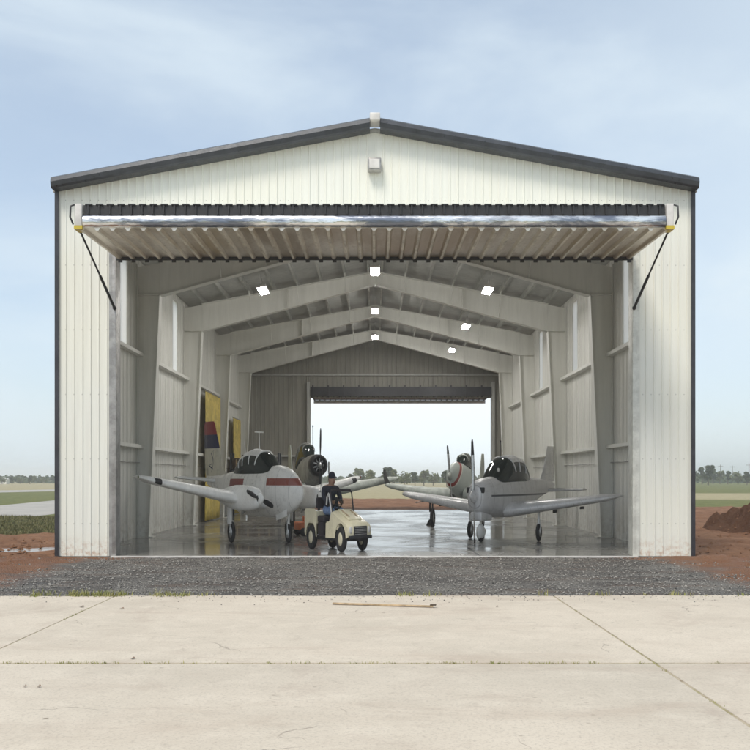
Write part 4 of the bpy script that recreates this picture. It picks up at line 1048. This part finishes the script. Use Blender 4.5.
# place at the driver's side of the bench
off=Matrix.Rotation(CH,3,'Z')@Vector((.0,.0,0)); pr.location=(-.93,1.75,.0)
Y0=-.02; H=(-.34,Y0,.80)
J=[((-.34,Y0,.84),.17,.15),((-.33,Y0,.98),.17,.14),((-.30,Y0,1.14),.19,.14),((-.27,Y0,1.27),.20,.13),((-.25,Y0,1.35),.09,.085),((-.24,Y0,1.375),.075,.075),
 ((-.22,Y0,1.42),.095,.11),((-.215,Y0,1.49),.108,.122),((-.22,Y0,1.55),.085,.095),
 ((-.28,Y0-.25,1.29),.085,.08),((-.20,Y0-.31,1.08),.07,.07),((-.02,Y0-.19,1.0),.05,.05),((.045,Y0-.14,1.0),.034,.034),
 ((-.28,Y0+.25,1.29),.085,.08),((-.20,Y0+.31,1.08),.07,.07),((-.02,Y0+.19,1.0),.05,.05),((.045,Y0+.14,1.0),.034,.034),
 ((-.30,Y0-.13,.83),.13,.12),((.02,Y0-.17,.83),.10,.10),((.08,Y0-.16,.56),.07,.07),((.10,Y0-.16,.39),.055,.055),((.20,Y0-.16,.355),.05,.04),
 ((-.30,Y0+.13,.83),.13,.12),((.02,Y0+.17,.83),.10,.10),((.08,Y0+.16,.56),.07,.07),((.10,Y0+.16,.39),.055,.055),((.20,Y0+.16,.355),.05,.04)]
E=[(0,1),(1,2),(2,3),(3,4),(4,5),(5,6),(6,7),(7,8),(3,9),(9,10),(10,11),(11,12),(3,13),(13,14),(14,15),(15,16),(0,17),(17,18),(18,19),(19,20),(20,21),(0,22),(22,23),(23,24),(24,25),(25,26)]
def fmat(c):
    if c.z>1.345: return 0
    if c.x>-.0 and .9<c.z<1.1 and abs(c.y-Y0)<.25: return 0
    if c.z>.90: return 1
    if c.z<.43: return 3
    return 2
def extra(mb):
    for s in (-1,1):
        hx,hy,hz=.055,Y0+s*.14,1.0
        mb.sphere((hx,hy,hz),(.045,.022,.04),0,10,6)
        for i,(l,dz) in enumerate(((.07,.03),(.08,.01),(.075,-.01),(.06,-.03))):
            mb.tube([(hx+.02,hy,hz+dz),(hx+.045,hy+s*.01,hz+dz+.005),(hx+.05,hy+s*.035,hz+dz),(hx+.03,hy+s*.04,hz+dz-.005)],[.010,.0095,.009,.007],6,0)
        mb.tube([(hx-.01,hy-s*.01,hz+.025),(hx+.01,hy-s*.03,hz+.045),(hx+.04,hy-s*.025,hz+.05)],[.012,.010,.008],6,0)
        mb.sphere((-.20,Y0+s*.088,1.485),(.022,.012,.032),0,8,6)   # ear
        mb.sphere((-.118,Y0+s*.034,1.50),(.014,.014,.010),4,8,6)    # eye
    mb.tube([(-.125,Y0,1.505),(-.092,Y0,1.465),(-.12,Y0,1.455)],[.010,.016,.012],6,0)
    mb.tube([(-.118,Y0-.025,1.425),(-.11,Y0,1.422),(-.118,Y0+.025,1.425)],.006,5,5)
skin_body('body',J,E,[M['skin'],M['jacket'],M['jeans'],M['shoe'],M['cap'],M['maroon']],fmat,pr,extra)
mb=MB(); mb.loft([[(-.215+r*1.05*math.cos(t*.3927),Y0+r*.98*math.sin(t*.3927),z) for t in range(16)] for z,r in ((1.545,.100),(1.60,.104),(1.65,.092),(1.685,.06),(1.695,.02))]); mb.add([(-.13,Y0-.075,1.595),(-.03,Y0-.05,1.58),(-.015,Y0,1.58),(-.03,Y0+.05,1.58),(-.13,Y0+.075,1.595),(-.13,Y0-.075,1.585),(-.03,Y0-.05,1.57),(-.015,Y0,1.57),(-.03,Y0+.05,1.57),(-.13,Y0+.075,1.585)],[(0,1,2,3,4),(9,8,7,6,5),(0,5,6,1),(1,6,7,2),(2,7,8,3),(3,8,9,4),(4,9,5,0)])
mb.v=[(a,b,c-.05) for a,b,c in mb.v]; mb.build('cap',M['jacket'],pr)
mb=MB(); mb.sphere((-.235,Y0,1.48),(.085,.094,.075),0,14,8); mb.build('hair',M['shoe'],pr)

# ------------------------------------------------------------------ things along the walls
def tarp(y0,y1,z1,label):
    t=tag(empty('yellow_tarpaulin',(-6.78,(y0+y1)/2,0)),label,'tarpaulin','yellow sheets hung on the left wall'); mb=MB(); vs=[];fs=[];n=24;m=12;hl=(y1-y0)/2
    for i in range(n+1):
        for j in range(m+1):
            y=-hl+2*hl*i/n; z=.05+(z1-.05)*j/m; x=.05*math.sin(i*1.3+j*.15)*(1-.5*j/m)+.05
            vs+= [(x,y,z)]
    for i in range(n):
        for j in range(m): a=i*(m+1)+j; fs.append((a,a+1,a+m+2,a+m+1))
    mb.add(vs,fs,0,True); o=mb.build('sheet',M['yellow'],t); so_=o.modifiers.new('thick','SOLIDIFY'); so_.thickness=.012
    mb=MB(); mb.tube([(0.04,-hl-.05,z1+.03),(0.04,hl+.05,z1+.03)],.025,6); mb.build('rail',M['jamb'],t)
tarp(15.2,18.6,5.2,'wide yellow tarpaulin hanging on the left wall behind the white tail fin')
tarp(22.2,24.4,4.6,'narrow yellow tarpaulin hanging on the left wall, farther back than the wide one')
rk=tag(empty('storage_rack',(-5.55,21.5,0)),'tall dark steel rack of brown boxes at the rear left, behind the white twin','rack')
mb=MB()
for x in (-1.1,1.1):
    for y in (-.4,.4): mb.box(x-.04,x+.04,y-.04,y+.04,0,2.9)
for z in (.5,1.3,2.1): mb.box(-1.14,1.14,-.44,.44,z,z+.06)
mb.build('rack_frame',M['bronze'],rk)
rr_=random.Random(5)
nb=0
where=('bottom','middle','top')
side=('left end','left of centre','right of centre','right end')
for zi,z in enumerate((.56,1.36,2.16)):
    x=-1.05
    for q in range(4):
        wd=rr_.uniform(.40,.5); h=rr_.uniform(.45,.68)
        o=tag(empty('cardboard_box',(-5.55+x+wd/2,21.5,z)),f'dark brown box at the {side[q]} of the {where[zi]} rack shelf','box','boxes on the rack')
        mb=MB(); mb.bbox(-wd/2+.01,wd/2-.01,-.36,.36,.001,h,.015); mb.build('carton',M['carton'],o); mb=MB(); mb.box(-.03,.03,-.365,-.3605,.05,h-.05); mb.box(-.03,.03,-.355,.355,h+.001,h+.005); mb.build('tape',M['wood'],o)
        x+=wd+.03
# red-orange tow dolly between the aeroplanes
td=tag(empty('tow_dolly',(-1.95,7.1,0),R(20)),'low red-orange tow dolly on the floor behind the cart','dolly')
mb=MB(); mb.bbox(-.45,.45,-.35,.35,.18,.42,.03); mb.bbox(-.2,.25,-.25,.25,.42,.6,.03); mb.build('deck',M['orange'],td)
mb=MB(); mb.tube([(.45,0,.3),(1.1,0,.25)],.03,8); mb.tube([(1.1,-.15,.25),(1.1,.15,.25)],.025,8); mb.build('tow_bar',M['orange'],td)
for x in (-.32,.32):
    for s in (-1,1):
        mb=MB(); mb.lathe([(-.04,.06),(-.045,.11),(0,.13),(.045,.11),(.04,.06)],(x,s*.36,.13),'y',14); mb.build('wheel',M['tyre'],td)
# little black fuel bottle / cone behind the silver aeroplane
b=tag(empty('wheel_chock',(2.05,12.9,0)),'small black wheel chock on the wet floor between the right-hand aeroplanes','chock')
mb=MB(); mb.prism([(-.16,0),(.16,0),(.05,.22),(-.05,.22)],-.1,.1); mb.build('wedge',M['tyre'],b); mb=MB(); mb.tube([(0,-.1,.16),(0,-.22,.2),(0,-.3,.05)],.012,5); mb.build('rope',M['yellow'],b)

# ------------------------------------------------------------------ air
mb=MB(); mb.box(-1500,1500,-300,1500,-1.3,16)
hz=mb.build('haze',[bpy.data.materials.new('haze_air')]); hm=hz.data.materials[0]; hm.use_nodes=True; ht=hm.node_tree; ht.nodes.clear()
ho=ht.nodes.new('ShaderNodeOutputMaterial'); hv=ht.nodes.new('ShaderNodeVolumePrincipled'); ht.links.new(hv.outputs[0],ho.inputs['Volume'])
hv.inputs['Color'].default_value=(.97,.985,1,1); hv.inputs['Density'].default_value=.0009; hv.inputs['Anisotropy'].default_value=.3
tag(hz,kind='stuff')
